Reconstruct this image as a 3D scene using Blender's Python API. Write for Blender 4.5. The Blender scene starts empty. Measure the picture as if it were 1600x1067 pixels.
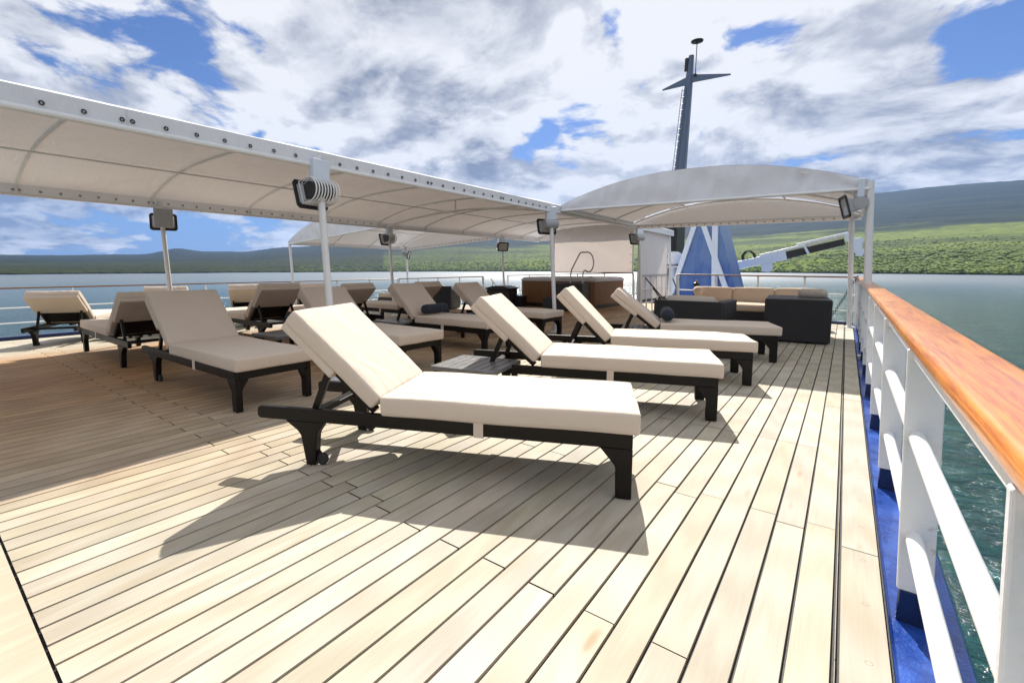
import bpy, bmesh, math, random
from mathutils import Vector, Matrix, noise
from math import sin, cos, pi, radians, sqrt, atan2
random.seed(7)
S = bpy.context.scene
COL = S.collection
# ------------------------------------------------------------------ camera
YAW, PITCH, ROLL, CAMH = .6633, .1025, -.0011, 1.0904
def cam_axes():
    f = Vector((-sin(YAW)*cos(PITCH), cos(YAW)*cos(PITCH), -sin(PITCH)))
    r = Vector((cos(YAW), sin(YAW), 0)); u = r.cross(f)
    return r*cos(ROLL)+u*sin(ROLL), u*cos(ROLL)-r*sin(ROLL), f
R_, U_, F_ = cam_axes()
cd = bpy.data.cameras.new('camera'); cam = bpy.data.objects.new('camera', cd); COL.objects.link(cam)
cd.sensor_width = 36; cd.lens = 723.19*36/1600; cd.shift_x = .0285; cd.shift_y = -.0236
cd.clip_start = .05; cd.clip_end = 60000
cam.matrix_world = Matrix(((R_.x, U_.x, -F_.x, 0), (R_.y, U_.y, -F_.y, 0), (R_.z, U_.z, -F_.z, CAMH), (0, 0, 0, 1)))
S.camera = cam
# ------------------------------------------------------------------ exposure
S.view_settings.view_transform = 'Standard'; S.view_settings.look = 'None'
S.view_settings.exposure = .78; S.view_settings.gamma = 1
S.cycles.max_bounces = 8; S.cycles.diffuse_bounces = 4; S.cycles.glossy_bounces = 3
S.cycles.transmission_bounces = 4; S.cycles.transparent_max_bounces = 8
S.cycles.use_adaptive_sampling = True; S.cycles.caustics_reflective = False; S.cycles.caustics_refractive = False
S.cycles.sample_clamp_indirect = 4
# ------------------------------------------------------------------ sun
SUN_EL, SUN_AZ = radians(44.5), radians(115.0)          # azimuth measured from +X towards +Y
SUN = Vector((cos(SUN_EL)*cos(SUN_AZ), cos(SUN_EL)*sin(SUN_AZ), sin(SUN_EL)))
sl = bpy.data.lights.new('sun', 'SUN'); sl.energy = 5.0; sl.angle = radians(.5); sl.color = (1, .95, .87)
so = bpy.data.objects.new('sun', sl); COL.objects.link(so)
so.rotation_euler = (-SUN).to_track_quat('-Z', 'Y').to_euler(); so.location = (0, 0, 60)

# ------------------------------------------------------------------ node helpers
class NT:
    def __init__(s, tree): s.t = tree; s.n = tree.nodes; s.l = tree.links
    def new(s, typ, **kw):
        n = s.n.new(typ)
        for k, v in kw.items(): setattr(n, k, v)
        return n
    def put(s, sock, v):
        if v is None: return
        if isinstance(v, bpy.types.NodeSocket): s.l.new(v, sock)
        elif isinstance(v, (tuple, list)):
            v = tuple(v)
            if sock.type == 'RGBA' and len(v) == 3: v = v+(1,)
            sock.default_value = v
        else: sock.default_value = v
    def m(s, op, a, b=None, c=None, clamp=False):
        n = s.new('ShaderNodeMath', operation=op, use_clamp=clamp)
        s.put(n.inputs[0], a); s.put(n.inputs[1], b)
        if c is not None: s.put(n.inputs[2], c)
        return n.outputs[0]
    def vm(s, op, a, b=None, out=0):
        n = s.new('ShaderNodeVectorMath', operation=op)
        s.put(n.inputs[0], a)
        if b is not None:
            s.put(n.inputs[3 if op == 'SCALE' else 1], b)
        return n.outputs[out]
    def noise(s, vec, scale=1., detail=4., rough=.5, dist=0., out=0, w=None, dim=None):
        n = s.new('ShaderNodeTexNoise')
        if w is not None: n.noise_dimensions = '4D'; s.put(n.inputs['W'], w)
        if dim: n.noise_dimensions = dim
        s.put(n.inputs['Vector'], vec); s.put(n.inputs['Scale'], scale); s.put(n.inputs['Detail'], detail)
        s.put(n.inputs['Roughness'], rough); s.put(n.inputs['Distortion'], dist)
        return n.outputs[out]
    def mix(s, f, a, b, blend='MIX'):
        n = s.new('ShaderNodeMix', data_type='RGBA', blend_type=blend)
        s.put(n.inputs[0], f); s.put(n.inputs[6], a); s.put(n.inputs[7], b)
        return n.outputs[2]
    def ss(s, x, lo, hi, a=0., b=1.):
        n = s.new('ShaderNodeMapRange', interpolation_type='SMOOTHSTEP')
        s.put(n.inputs[0], x); s.put(n.inputs[1], lo); s.put(n.inputs[2], hi); s.put(n.inputs[3], a); s.put(n.inputs[4], b)
        return n.outputs[0]
    def map(s, vec, scale=(1, 1, 1), loc=(0, 0, 0), rot=(0, 0, 0)):
        n = s.new('ShaderNodeMapping'); s.put(n.inputs[0], vec)
        n.inputs[1].default_value = loc; n.inputs[2].default_value = rot; n.inputs[3].default_value = scale
        return n.outputs[0]
    def sep(s, v):
        n = s.new('ShaderNodeSeparateXYZ'); s.put(n.inputs[0], v); return n.outputs
    def comb(s, x, y, z):
        n = s.new('ShaderNodeCombineXYZ'); s.put(n.inputs[0], x); s.put(n.inputs[1], y); s.put(n.inputs[2], z); return n.outputs[0]
    def bump(s, h, strength=.3, dist=.01, normal=None):
        n = s.new('ShaderNodeBump'); s.put(n.inputs['Height'], h); n.inputs['Strength'].default_value = strength
        n.inputs['Distance'].default_value = dist
        if normal is not None: s.put(n.inputs['Normal'], normal)
        return n.outputs[0]
    def attr(s, name, out='Fac'):
        n = s.new('ShaderNodeAttribute', attribute_name=name); return n.outputs[out]
def material(name):
    m = bpy.data.materials.new(name); m.use_nodes = True
    nt = NT(m.node_tree); nt.n.clear()
    o = nt.new('ShaderNodeOutputMaterial'); b = nt.new('ShaderNodeBsdfPrincipled')
    nt.l.new(b.outputs[0], o.inputs[0])
    return m, nt, b, o
def simple(name, col, rough=.5, metal=0., var=.12, nscale=6., bump=0., bscale=40., coat=0., spec=None):
    m, nt, b, o = material(name)
    tc = nt.new('ShaderNodeTexCoord').outputs['Object']
    n = nt.noise(tc, nscale, 5, .6)
    f = nt.m('MULTIPLY_ADD', n, 2*var, 1-var)
    nt.put(b.inputs['Base Color'], nt.mix(1, col, nt.comb(f, f, f), 'MULTIPLY'))
    nt.put(b.inputs['Roughness'], nt.m('MULTIPLY_ADD', n, .2, rough-.1, clamp=True))
    b.inputs['Metallic'].default_value = metal
    if spec is not None: b.inputs['Specular IOR Level'].default_value = spec
    if coat: b.inputs['Coat Weight'].default_value = coat; b.inputs['Coat Roughness'].default_value = .08
    if bump: nt.put(b.inputs['Normal'], nt.bump(nt.noise(tc, bscale, 4, .6), bump, .004))
    return m

# ------------------------------------------------------------------ sky
W = bpy.data.worlds.new('World'); S.world = W; W.use_nodes = True
nt = NT(W.node_tree); nt.n.clear()
out = nt.new('ShaderNodeOutputWorld'); bg = nt.new('ShaderNodeBackground'); nt.l.new(bg.outputs[0], out.inputs[0])
sky = nt.new('ShaderNodeTexSky', sky_type='NISHITA'); sky.sun_disc = False
sky.sun_elevation = SUN_EL; sky.sun_rotation = pi/2-SUN_AZ; sky.altitude = 0; sky.air_density = 1.0; sky.dust_density = .4; sky.ozone_density = 2.5
D = nt.new('ShaderNodeTexCoord').outputs['Generated']
dx, dy, dz = nt.sep(D)
hz = nt.m('ADD', nt.m('MAXIMUM', dz, 0.), .28)
P = nt.comb(nt.m('DIVIDE', dx, hz), nt.m('DIVIDE', dy, hz), 0.)
warp = nt.noise(P, 1.3, 3, .5, out=1, dim='2D')
P2 = nt.vm('ADD', P, nt.vm('SCALE', nt.vm('SUBTRACT', warp, (.5, .5, .5)), .28))
def dens(vec):
    v = nt.new('ShaderNodeTexVoronoi', feature='F1', voronoi_dimensions='2D', normalize=True); nt.put(v.inputs['Vector'], vec); v.inputs['Scale'].default_value = 4.2
    v.inputs['Detail'].default_value = 4.; v.inputs['Roughness'].default_value = .5; v.inputs['Lacunarity'].default_value = 2.3
    n = nt.noise(vec, 1.6, 9, .58, dim='2D')
    return nt.m('ADD', nt.m('MULTIPLY', n, .80), nt.m('MULTIPLY', nt.m('SUBTRACT', .38, v.outputs['Distance']), .42))
d1 = dens(P2)
d2 = dens(nt.vm('ADD', P2, tuple(SUN.xy.normalized()*.11)+(0.,)))
big = nt.noise(nt.vm('ADD', P, (4.2, 1.3, 0)), .55, 2, .5, dim='2D')
cov = nt.m('ADD', d1, nt.m('MULTIPLY', nt.m('SUBTRACT', big, .5), .25))
# open blue gaps and heavy grey banks in the cloud deck, each at its own bearing in the sky
HOLES = [(-0.171, 0.932, 0.321, 0.083, 0.16), (-0.098, 0.927, 0.362, 0.083, 0.16), (-0.049, 0.926, 0.375, 0.069, 0.16), (-0.391, 0.811, 0.435, 0.055, 0.16), (-0.467, 0.835, 0.290, 0.069, 0.14), (-0.513, 0.815, 0.269, 0.041, 0.12), (-0.142, 0.898, 0.417, 0.062, 0.14), (0.137, 0.952, 0.275, 0.048, 0.16), (0.090, 0.938, 0.334, 0.083, 0.10), (-0.989, 0.147, 0.030, 0.062, 0.20), (-0.966, 0.255, 0.035, 0.062, 0.20), (-0.931, 0.363, 0.042, 0.055, 0.20), (-0.881, 0.470, 0.052, 0.055, 0.20), (-0.848, 0.379, 0.371, 0.083, 0.08), (-0.311, 0.845, 0.435, 0.055, 0.10), (-0.703, 0.546, 0.454, 0.055, 0.06), (0.155, 0.931, 0.331, 0.069, 0.08), (-0.978, 0.194, 0.079, 0.035, 0.06)]
for x, y, z, rad, amt in HOLES:
    dt = nt.vm('DOT_PRODUCT', D, (x, y, z), out=1)
    cov = nt.m('SUBTRACT', cov, nt.ss(dt, cos(rad*1.5), cos(rad*.1), 0., amt*.64))
clear = nt.ss(dz, .0, .05, .10, 0.)
cov = nt.m('SUBTRACT', cov, clear)
alpha = nt.m('MULTIPLY', nt.ss(cov, .245, .325), nt.ss(dz, -.02, 0.))
light = nt.ss(nt.m('SUBTRACT', d1, d2), -.17, .15)
thick = nt.ss(cov, .44, .70)
GREY = [(-0.633, 0.666, 0.396, 0.152, 0.42), (-0.007, 0.976, 0.217, 0.138, 0.31), (0.072, 0.983, 0.171, 0.124, 0.28), (0.113, 0.965, 0.237, 0.069, 0.12), (-0.986, 0.15, 0.076, 0.083, 0.45), (-0.968, 0.241, 0.077, 0.124, 0.5), (-0.92, 0.383, 0.09, 0.097, 0.4), (-0.921, 0.194, 0.339, 0.18, 0.25), (-0.566, 0.801, 0.196, 0.069, 0.45), (-0.75, 0.55, 0.366, 0.097, 0.3), (-0.657, 0.707, 0.264, 0.083, 0.3), (-0.495, 0.835, 0.239, 0.055, 0.2), (-0.141, 0.959, 0.247, 0.069, 0.12), (-0.965, 0.137, 0.225, 0.124, 0.15), (-0.848, 0.52, 0.103, 0.069, 0.3)]
gsum = nt.m('MULTIPLY', thick, .42)
for x, y, z, rad, amt in GREY:
    dt = nt.vm('DOT_PRODUCT', D, (x, y, z), out=1)
    gsum = nt.m('ADD', gsum, nt.ss(dt, cos(rad*1.7), cos(rad*.1), 0., amt*.8))
fine = nt.noise(P2, 4.2, 7, .6, dim='2D')
br = nt.m('ADD', nt.m('MULTIPLY', light, .95), nt.m('MULTIPLY', nt.m('SUBTRACT', fine, .5), .85))
br = nt.m('SUBTRACT', nt.m('ADD', br, .50), gsum, clamp=True)
ccol = nt.mix(br, (.150, .166, .215), (.55, .55, .56))
skyc = nt.vm('SCALE', sky.outputs[0], .055)
skyc = nt.mix(1, skyc, (.54, .68, 1.0), 'MULTIPLY')
low = nt.ss(dz, 0., .22, .55, 0.)
skyc = nt.mix(low, skyc, (.105, .18, .40))
nt.put(bg.inputs[0], nt.mix(alpha, skyc, ccol)); bg.inputs[1].default_value = 1.0

# ------------------------------------------------------------------ materials
def teak():
    m, nt, b, o = material('teak_planks')
    tc = nt.new('ShaderNodeTexCoord').outputs['Object']
    rnd = nt.attr('plank_tone'); rnd2 = nt.attr('plank_tone_b')
    x, y, z = nt.sep(tc)
    v = nt.comb(nt.m('MULTIPLY_ADD', rnd, 37., x), nt.m('MULTIPLY_ADD', rnd2, 53., y), rnd)
    g1 = nt.noise(nt.map(v, (48, 1.3, 1)), 1., 6, .66, .9)
    g2 = nt.noise(nt.map(v, (230, 5., 1)), 1., 4, .65)
    # cathedral grain: stretched rings
    wv = nt.new('ShaderNodeTexWave', wave_type='RINGS', rings_direction='X')
    nt.put(wv.inputs['Vector'], nt.map(v, (9, .55, 1))); wv.inputs['Scale'].default_value = 1.4; wv.inputs['Distortion'].default_value = 5; wv.inputs['Detail'].default_value = 3
    wv.inputs['Detail Scale'].default_value = 1.2
    stain = nt.noise(tc, .9, 4, .6)
    patch = nt.noise(nt.map(v, (5, 1.2, 1)), 1., 3, .5)
    f = nt.m('ADD', nt.m('ADD', nt.m('MULTIPLY', g1, .40), nt.m('MULTIPLY', g2, .34)), nt.m('MULTIPLY', wv.outputs[0], .20))
    f = nt.ss(f, .10, .84)
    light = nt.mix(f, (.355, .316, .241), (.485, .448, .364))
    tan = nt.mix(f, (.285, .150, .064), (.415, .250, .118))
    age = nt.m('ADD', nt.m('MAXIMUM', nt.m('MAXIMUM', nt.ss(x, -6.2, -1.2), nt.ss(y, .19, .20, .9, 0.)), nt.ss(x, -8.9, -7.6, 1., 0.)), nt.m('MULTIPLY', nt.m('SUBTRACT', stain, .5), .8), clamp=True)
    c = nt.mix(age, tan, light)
    warm = nt.ss(patch, .5, .72)
    c = nt.mix(nt.m('MULTIPLY', warm, nt.m('MULTIPLY', rnd2, .36)), c, (.42, .285, .14))
    k = nt.m('MULTIPLY_ADD', rnd, .26, .86)
    c = nt.mix(1, c, nt.comb(k, k, nt.m('MULTIPLY_ADD', rnd2, .10, nt.m('SUBTRACT', k, .05))), 'MULTIPLY')
    # knots
    vo = nt.new('ShaderNodeTexVoronoi'); nt.put(vo.inputs['Vector'], nt.map(v, (9, 2.2, 1))); vo.inputs['Scale'].default_value = .55
    kn = nt.m('MULTIPLY', nt.ss(vo.outputs['Distance'], .02, .10, 1., 0.), .6)
    c = nt.mix(kn, c, (.27, .17, .08))
    spots = nt.m('MULTIPLY', nt.ss(nt.noise(tc, 3.1, 6, .7), .62, .75), .22)
    c = nt.mix(spots, c, (.24, .18, .11))
    # wooden plugs in the margin plank
    px = nt.m('SUBTRACT', x, .118); py = nt.m('SUBTRACT', nt.m('FRACT', nt.m('DIVIDE', y, .29)), .5)
    pr = nt.m('SQRT', nt.m('ADD', nt.m('POWER', px, 2.), nt.m('POWER', nt.m('MULTIPLY', py, .29), 2.)))
    ring = nt.m('MULTIPLY', nt.m('MULTIPLY', nt.ss(pr, .0065, .0085), nt.ss(pr, .0085, .0105, 1., 0.)), .7)
    c = nt.mix(ring, c, (.22, .16, .10))
    nt.put(b.inputs['Base Color'], c)
    nt.put(b.inputs['Roughness'], nt.m('MULTIPLY_ADD', g1, .25, .55))
    b.inputs['Specular IOR Level'].default_value = .28
    nt.put(b.inputs['Normal'], nt.bump(nt.m('ADD', g2, nt.m('MULTIPLY', g1, .6)), .22, .003))
    return m
def fabric(name, c0, c1, transl=0., wrinkle=.0, weave=900, seams=False):
    m, nt, b, o = material(name)
    tc = nt.new('ShaderNodeTexCoord').outputs['Object']
    n = nt.noise(tc, 3.5, 5, .6); w = nt.noise(tc, weave, 2, .5)
    nt.put(b.inputs['Base Color'], nt.mix(nt.m('MULTIPLY_ADD', n, .75, nt.m('MULTIPLY', w, .25)), c0, c1))
    if seams:
        x_, y_, z_ = nt.sep(tc)
        fr = nt.m('ABSOLUTE', nt.m('SUBTRACT', nt.m('FRACT', nt.m('DIVIDE', nt.m('SUBTRACT', y_, .37), 1.5)), .5))
        line = nt.m('MULTIPLY', nt.ss(fr, .004, .007, 1., 0.), .28)
        dirt = nt.m('MULTIPLY', nt.ss(nt.noise(nt.map(tc, (1.2, 1.2, .4)), 1., 6, .65), .50, .72), .22)
        base_ = b.inputs['Base Color'].links[0].from_socket
        nt.put(b.inputs['Base Color'], nt.mix(nt.m('MAXIMUM', line, dirt), base_, (.40, .37, .33)))
    b.inputs['Roughness'].default_value = .9; b.inputs['Specular IOR Level'].default_value = .15
    try: b.inputs['Sheen Weight'].default_value = .08
    except Exception: pass
    nrm = nt.bump(w, .12, .002)
    if wrinkle:
        wr = nt.noise(nt.map(tc, (2.2, 5, 2.2), rot=(.3, .2, .5)), 1.6, 4, .5, .8)
        nrm = nt.bump(wr, wrinkle, .05, nrm)
    nt.put(b.inputs['Normal'], nrm)
    if transl:
        t = nt.new('ShaderNodeBsdfTranslucent'); t.inputs[0].default_value = (.86, .73, .64, 1)
        nt.put(t.inputs[1], nrm)
        mx = nt.new('ShaderNodeMixShader'); mx.inputs[0].default_value = transl
        nt.l.new(b.outputs[0], mx.inputs[1]); nt.l.new(t.outputs[0], mx.inputs[2]); nt.l.new(mx.outputs[0], o.inputs[0])
    return m
def varnish():
    m, nt, b, o = material('varnished_wood')
    tc = nt.new('ShaderNodeTexCoord').outputs['Object']
    g = nt.noise(nt.map(tc, (85, 3.5, 85)), 1., 6, .65, .8); p = nt.noise(nt.map(tc, (6, 1.6, 6)), 1., 4, .6)
    c = nt.mix(nt.ss(g, .3, .7), (.42, .098, .006), (.78, .265, .020))
    c = nt.mix(nt.m('MULTIPLY', nt.ss(p, .46, .7), .55), c, (.80, .36, .07))
    worn = nt.noise(nt.map(tc, (9, 5, 9)), 1., 6, .7)
    c = nt.mix(nt.m('MULTIPLY', nt.ss(worn, .60, .70), .5), c, (.24, .085, .03))
    nt.put(b.inputs['Base Color'], c); nt.put(b.inputs['Roughness'], nt.m('MULTIPLY_ADD', worn, .30, .16))
    b.inputs['Coat Weight'].default_value = .5; b.inputs['Coat Roughness'].default_value = .13; b.inputs['Coat IOR'].default_value = 1.5
    nt.put(b.inputs['Normal'], nt.bump(nt.noise(tc, 11, 4, .6), .10, .02))
    return m
def paint(name, col, rough=.35, bump=.18, rust=0.):
    m, nt, b, o = material(name)
    tc = nt.new('ShaderNodeTexCoord').outputs['Object']
    n = nt.noise(tc, 5, 5, .6); f = nt.m('MULTIPLY_ADD', n, .16, .92)
    c = nt.mix(1, col, nt.comb(f, f, f), 'MULTIPLY')
    if rust:
        r = nt.ss(nt.noise(tc, 9, 6, .7), .66, .72)
        c = nt.mix(nt.m('MULTIPLY', r, rust), c, (.20, .12, .07))
    nt.put(b.inputs['Base Color'], c); nt.put(b.inputs['Roughness'], nt.m('MULTIPLY_ADD', n, .3, rough-.15, clamp=True))
    nt.put(b.inputs['Normal'], nt.bump(nt.noise(tc, 26, 4, .6), bump, .006))
    return m
def wet_blue():
    m, nt, b, o = material('blue_gutter_paint')
    tc = nt.new('ShaderNodeTexCoord').outputs['Object']
    n = nt.noise(tc, 7, 5, .65); dr = nt.noise(tc, 95, 3, .6)
    c = nt.mix(nt.ss(n, .35, .68), (.006, .035, .21), (.018, .085, .40))
    drop = nt.ss(dr, .66, .74)
    c = nt.mix(nt.m('MULTIPLY', drop, .55), c, (.30, .38, .55))
    nt.put(b.inputs['Base Color'], c); nt.put(b.inputs['Roughness'], nt.m('MULTIPLY_ADD', n, .4, .10))
    b.inputs['Coat Weight'].default_value = .4
    nt.put(b.inputs['Normal'], nt.bump(nt.m('ADD', dr, nt.m('MULTIPLY', n, 2.)), .35, .006))
    return m
def wicker():
    m, nt, b, o = material('dark_wicker')
    tc = nt.new('ShaderNodeTexCoord').outputs['Object']
    w = nt.new('ShaderNodeTexWave', wave_type='BANDS', bands_direction='Z'); nt.put(w.inputs['Vector'], tc); w.inputs['Scale'].default_value = 38; w.inputs['Distortion'].default_value = .6
    w2 = nt.new('ShaderNodeTexWave', wave_type='BANDS', bands_direction='DIAGONAL'); nt.put(w2.inputs['Vector'], tc); w2.inputs['Scale'].default_value = 24; w2.inputs['Distortion'].default_value = .8
    f = nt.m('MULTIPLY', w.outputs[0], w2.outputs[0])
    nt.put(b.inputs['Base Color'], nt.mix(f, (.008, .008, .010), (.034, .032, .034))); b.inputs['Roughness'].default_value = .5
    nt.put(b.inputs['Normal'], nt.bump(f, .7, .006))
    return m
def tub_wood():
    m, nt, b, o = material('tub_cabinet_slats')
    tc = nt.new('ShaderNodeTexCoord').outputs['Object']
    w = nt.new('ShaderNodeTexWave', wave_type='BANDS', bands_direction='DIAGONAL'); nt.put(w.inputs['Vector'], nt.map(tc, (1, 1, 0))); w.inputs['Scale'].default_value = 10
    g = nt.noise(nt.map(tc, (14, 14, 1)), 1, 4, .6)
    c = nt.mix(g, (.13, .060, .017), (.25, .118, .036))
    c = nt.mix(nt.ss(w.outputs[0], .0, .18, .7, 0.), c, (.08, .03, .01))
    nt.put(b.inputs['Base Color'], c); b.inputs['Roughness'].default_value = .55
    return m
def sea():
    m, nt, b, o = material('sea_water')
    tc = nt.new('ShaderNodeTexCoord').outputs['Object']
    d = nt.vm('LENGTH', tc, out=1)
    n0 = nt.noise(nt.map(tc, (1.5, 2.9, 1), rot=(0, 0, .5)), 1., 4, .6, .6)
    n1 = nt.noise(nt.map(tc, (.40, .85, 1), rot=(0, 0, .45)), 1., 5, .60, .9)
    n2 = nt.noise(nt.map(tc, (.09, .22, 1), rot=(0, 0, .35)), 1., 4, .55, .4)
    n3 = nt.noise(nt.map(tc, (.012, .035, 1), rot=(0, 0, .2)), 1., 4, .55)
    fade = nt.ss(d, 25., 450., 1., .16)
    h = nt.m('ADD', nt.m('ADD', nt.m('MULTIPLY', n1, .62), nt.m('MULTIPLY', n0, .11)), nt.m('ADD', nt.m('MULTIPLY', n2, 1.2), nt.m('MULTIPLY', n3, 2.4)))
    h = nt.m('MULTIPLY', h, fade)
    nrm = nt.bump(h, 1., 1.1)
    nt.put(b.inputs['Normal'], nrm)
    near_ = nt.mix(nt.ss(n1, .35, .7), (.003, .034, .042), (.010, .070, .078))
    nt.put(b.inputs['Base Color'], nt.mix(nt.ss(d, 120., 700.), near_, (.030, .055, .075)))  # distant water paler and greyer: broad sun glitter put into the base colour
    nt.put(b.inputs['Roughness'], nt.ss(d, 20., 600., .10, .40)); nt.put(b.inputs['IOR'], nt.ss(d, 40., 500., 1.38, 1.9))
    return m
def land():
    m, nt, b, o = material('scrub_covered_land')
    tc = nt.new('ShaderNodeTexCoord').outputs['Object']
    x, y, z = nt.sep(tc)
    e = nt.attr('zone')                       # 0 at the shore, 1 at the ridge
    f1 = nt.noise(tc, .030, 8, .72); f2 = nt.noise(nt.map(tc, (.0011, .0011, .02)), 1., 5, .6); f3 = nt.noise(tc, .11, 5, .7)
    e2 = nt.m('ADD', e, nt.m('MULTIPLY', nt.m('SUBTRACT', f2, .5), .30))
    near = nt.mix(nt.ss(f1, .34, .60), (.055, .088, .007), (.155, .210, .018))
    mid = nt.mix(nt.ss(f1, .34, .62), (.070, .098, .018), (.150, .185, .040))
    far = nt.mix(nt.ss(f1, .36, .64), (.004, .010, .010), (.012, .022, .015))  # cloud shadow on the upper slopes, painted into the land colour
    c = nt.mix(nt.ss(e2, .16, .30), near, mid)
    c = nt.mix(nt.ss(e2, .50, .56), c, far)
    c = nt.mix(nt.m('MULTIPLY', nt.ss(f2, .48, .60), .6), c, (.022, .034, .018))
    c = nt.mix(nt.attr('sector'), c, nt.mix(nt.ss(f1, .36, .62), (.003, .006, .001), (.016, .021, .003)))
    rock = nt.ss(nt.m('ADD', z, nt.m('MULTIPLY', f3, 3.)), -4.4, -4.0, 1., 0.)
    c = nt.mix(rock, c, (.012, .012, .013))
    nt.put(b.inputs['Base Color'], c); b.inputs['Roughness'].default_value = .95; b.inputs['Specular IOR Level'].default_value = .1
    nt.put(b.inputs['Normal'], nt.bump(nt.m('ADD', f1, nt.m('MULTIPLY', f3, .3)), .6, 10.))
    return m
M = {}
M['teak'] = teak()
M['caulk'] = simple('black_caulk', (.012, .0115, .011), .6, bump=.3, bscale=200)
M['cushion'] = fabric('cream_cushion_canvas', (.575, .475, .385), (.645, .555, .465), wrinkle=.3)
M['tan_cushion'] = fabric('tan_cushion_canvas', (.55, .43, .325), (.62, .50, .39), wrinkle=.25)
M['greige'] = fabric('greige_bolster_canvas', (.50, .44, .37), (.58, .52, .45), wrinkle=.2)
M['navy'] = fabric('charcoal_bolster_canvas', (.022, .026, .036), (.036, .042, .055), wrinkle=.2)
M['awning'] = fabric('white_awning_fabric', (.68, .71, .775), (.75, .775, .83), transl=.075, wrinkle=.3, seams=True)
M['screen'] = fabric('white_screen_fabric', (.68, .69, .72), (.75, .76, .79), transl=.24, wrinkle=.35)
M['dark'] = simple('black_brown_frame', (.0085, .0065, .0052), .40, var=.35, nscale=9, bump=.15, bscale=60, spec=.22)
M['white'] = paint('white_ship_paint', (.74, .75, .76), .38, rust=.0)
M['whiteold'] = paint('weathered_white_paint', (.72, .73, .745), .42, .6, rust=.35)
M['bluebase'] = paint('dark_blue_paint', (.006, .018, .075), .25, .2)
M['gutter'] = wet_blue()
M['varnish'] = varnish()
M['steel'] = simple('polished_steel', (.45, .42, .38), .25, 1.)
M['darksteel'] = simple('dark_steel', (.03, .03, .033), .45, .6)
M['grey'] = paint('grey_paint', (.36, .37, .39), .4)
M['mast'] = paint('slate_mast_paint', (.090, .128, .20), .45, .25)
M['wicker'] = wicker()
M['tub'] = tub_wood()
M['shell'] = paint('acrylic_tub_shell', (.46, .45, .46), .25, .1)
M['black'] = simple('black_plastic', (.014, .014, .015), .45)
M['rubber'] = simple('black_rubber', (.018, .018, .018), .7)
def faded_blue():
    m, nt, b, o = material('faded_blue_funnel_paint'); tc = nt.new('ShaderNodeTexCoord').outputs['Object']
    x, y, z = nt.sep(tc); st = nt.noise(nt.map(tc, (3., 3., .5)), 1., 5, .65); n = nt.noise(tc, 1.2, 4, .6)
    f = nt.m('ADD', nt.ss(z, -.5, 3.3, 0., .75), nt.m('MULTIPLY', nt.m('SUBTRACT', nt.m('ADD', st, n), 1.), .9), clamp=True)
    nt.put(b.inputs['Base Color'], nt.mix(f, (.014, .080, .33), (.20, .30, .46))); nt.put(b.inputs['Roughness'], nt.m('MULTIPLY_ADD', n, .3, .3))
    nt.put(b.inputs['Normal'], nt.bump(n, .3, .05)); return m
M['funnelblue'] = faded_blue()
M['paleblue'] = paint('pale_blue_white_paint', (.62, .68, .78), .4, .2)
M['glass'] = simple('lamp_glass', (.42, .42, .38), .12)
M['railwood'] = simple('dark_far_rail_wood', (.17, .075, .03), .35, nscale=3)
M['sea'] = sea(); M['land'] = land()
M['tabletop'] = simple('graphite_table_top', (.15, .147, .145), .32, var=.3, nscale=14)

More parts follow.
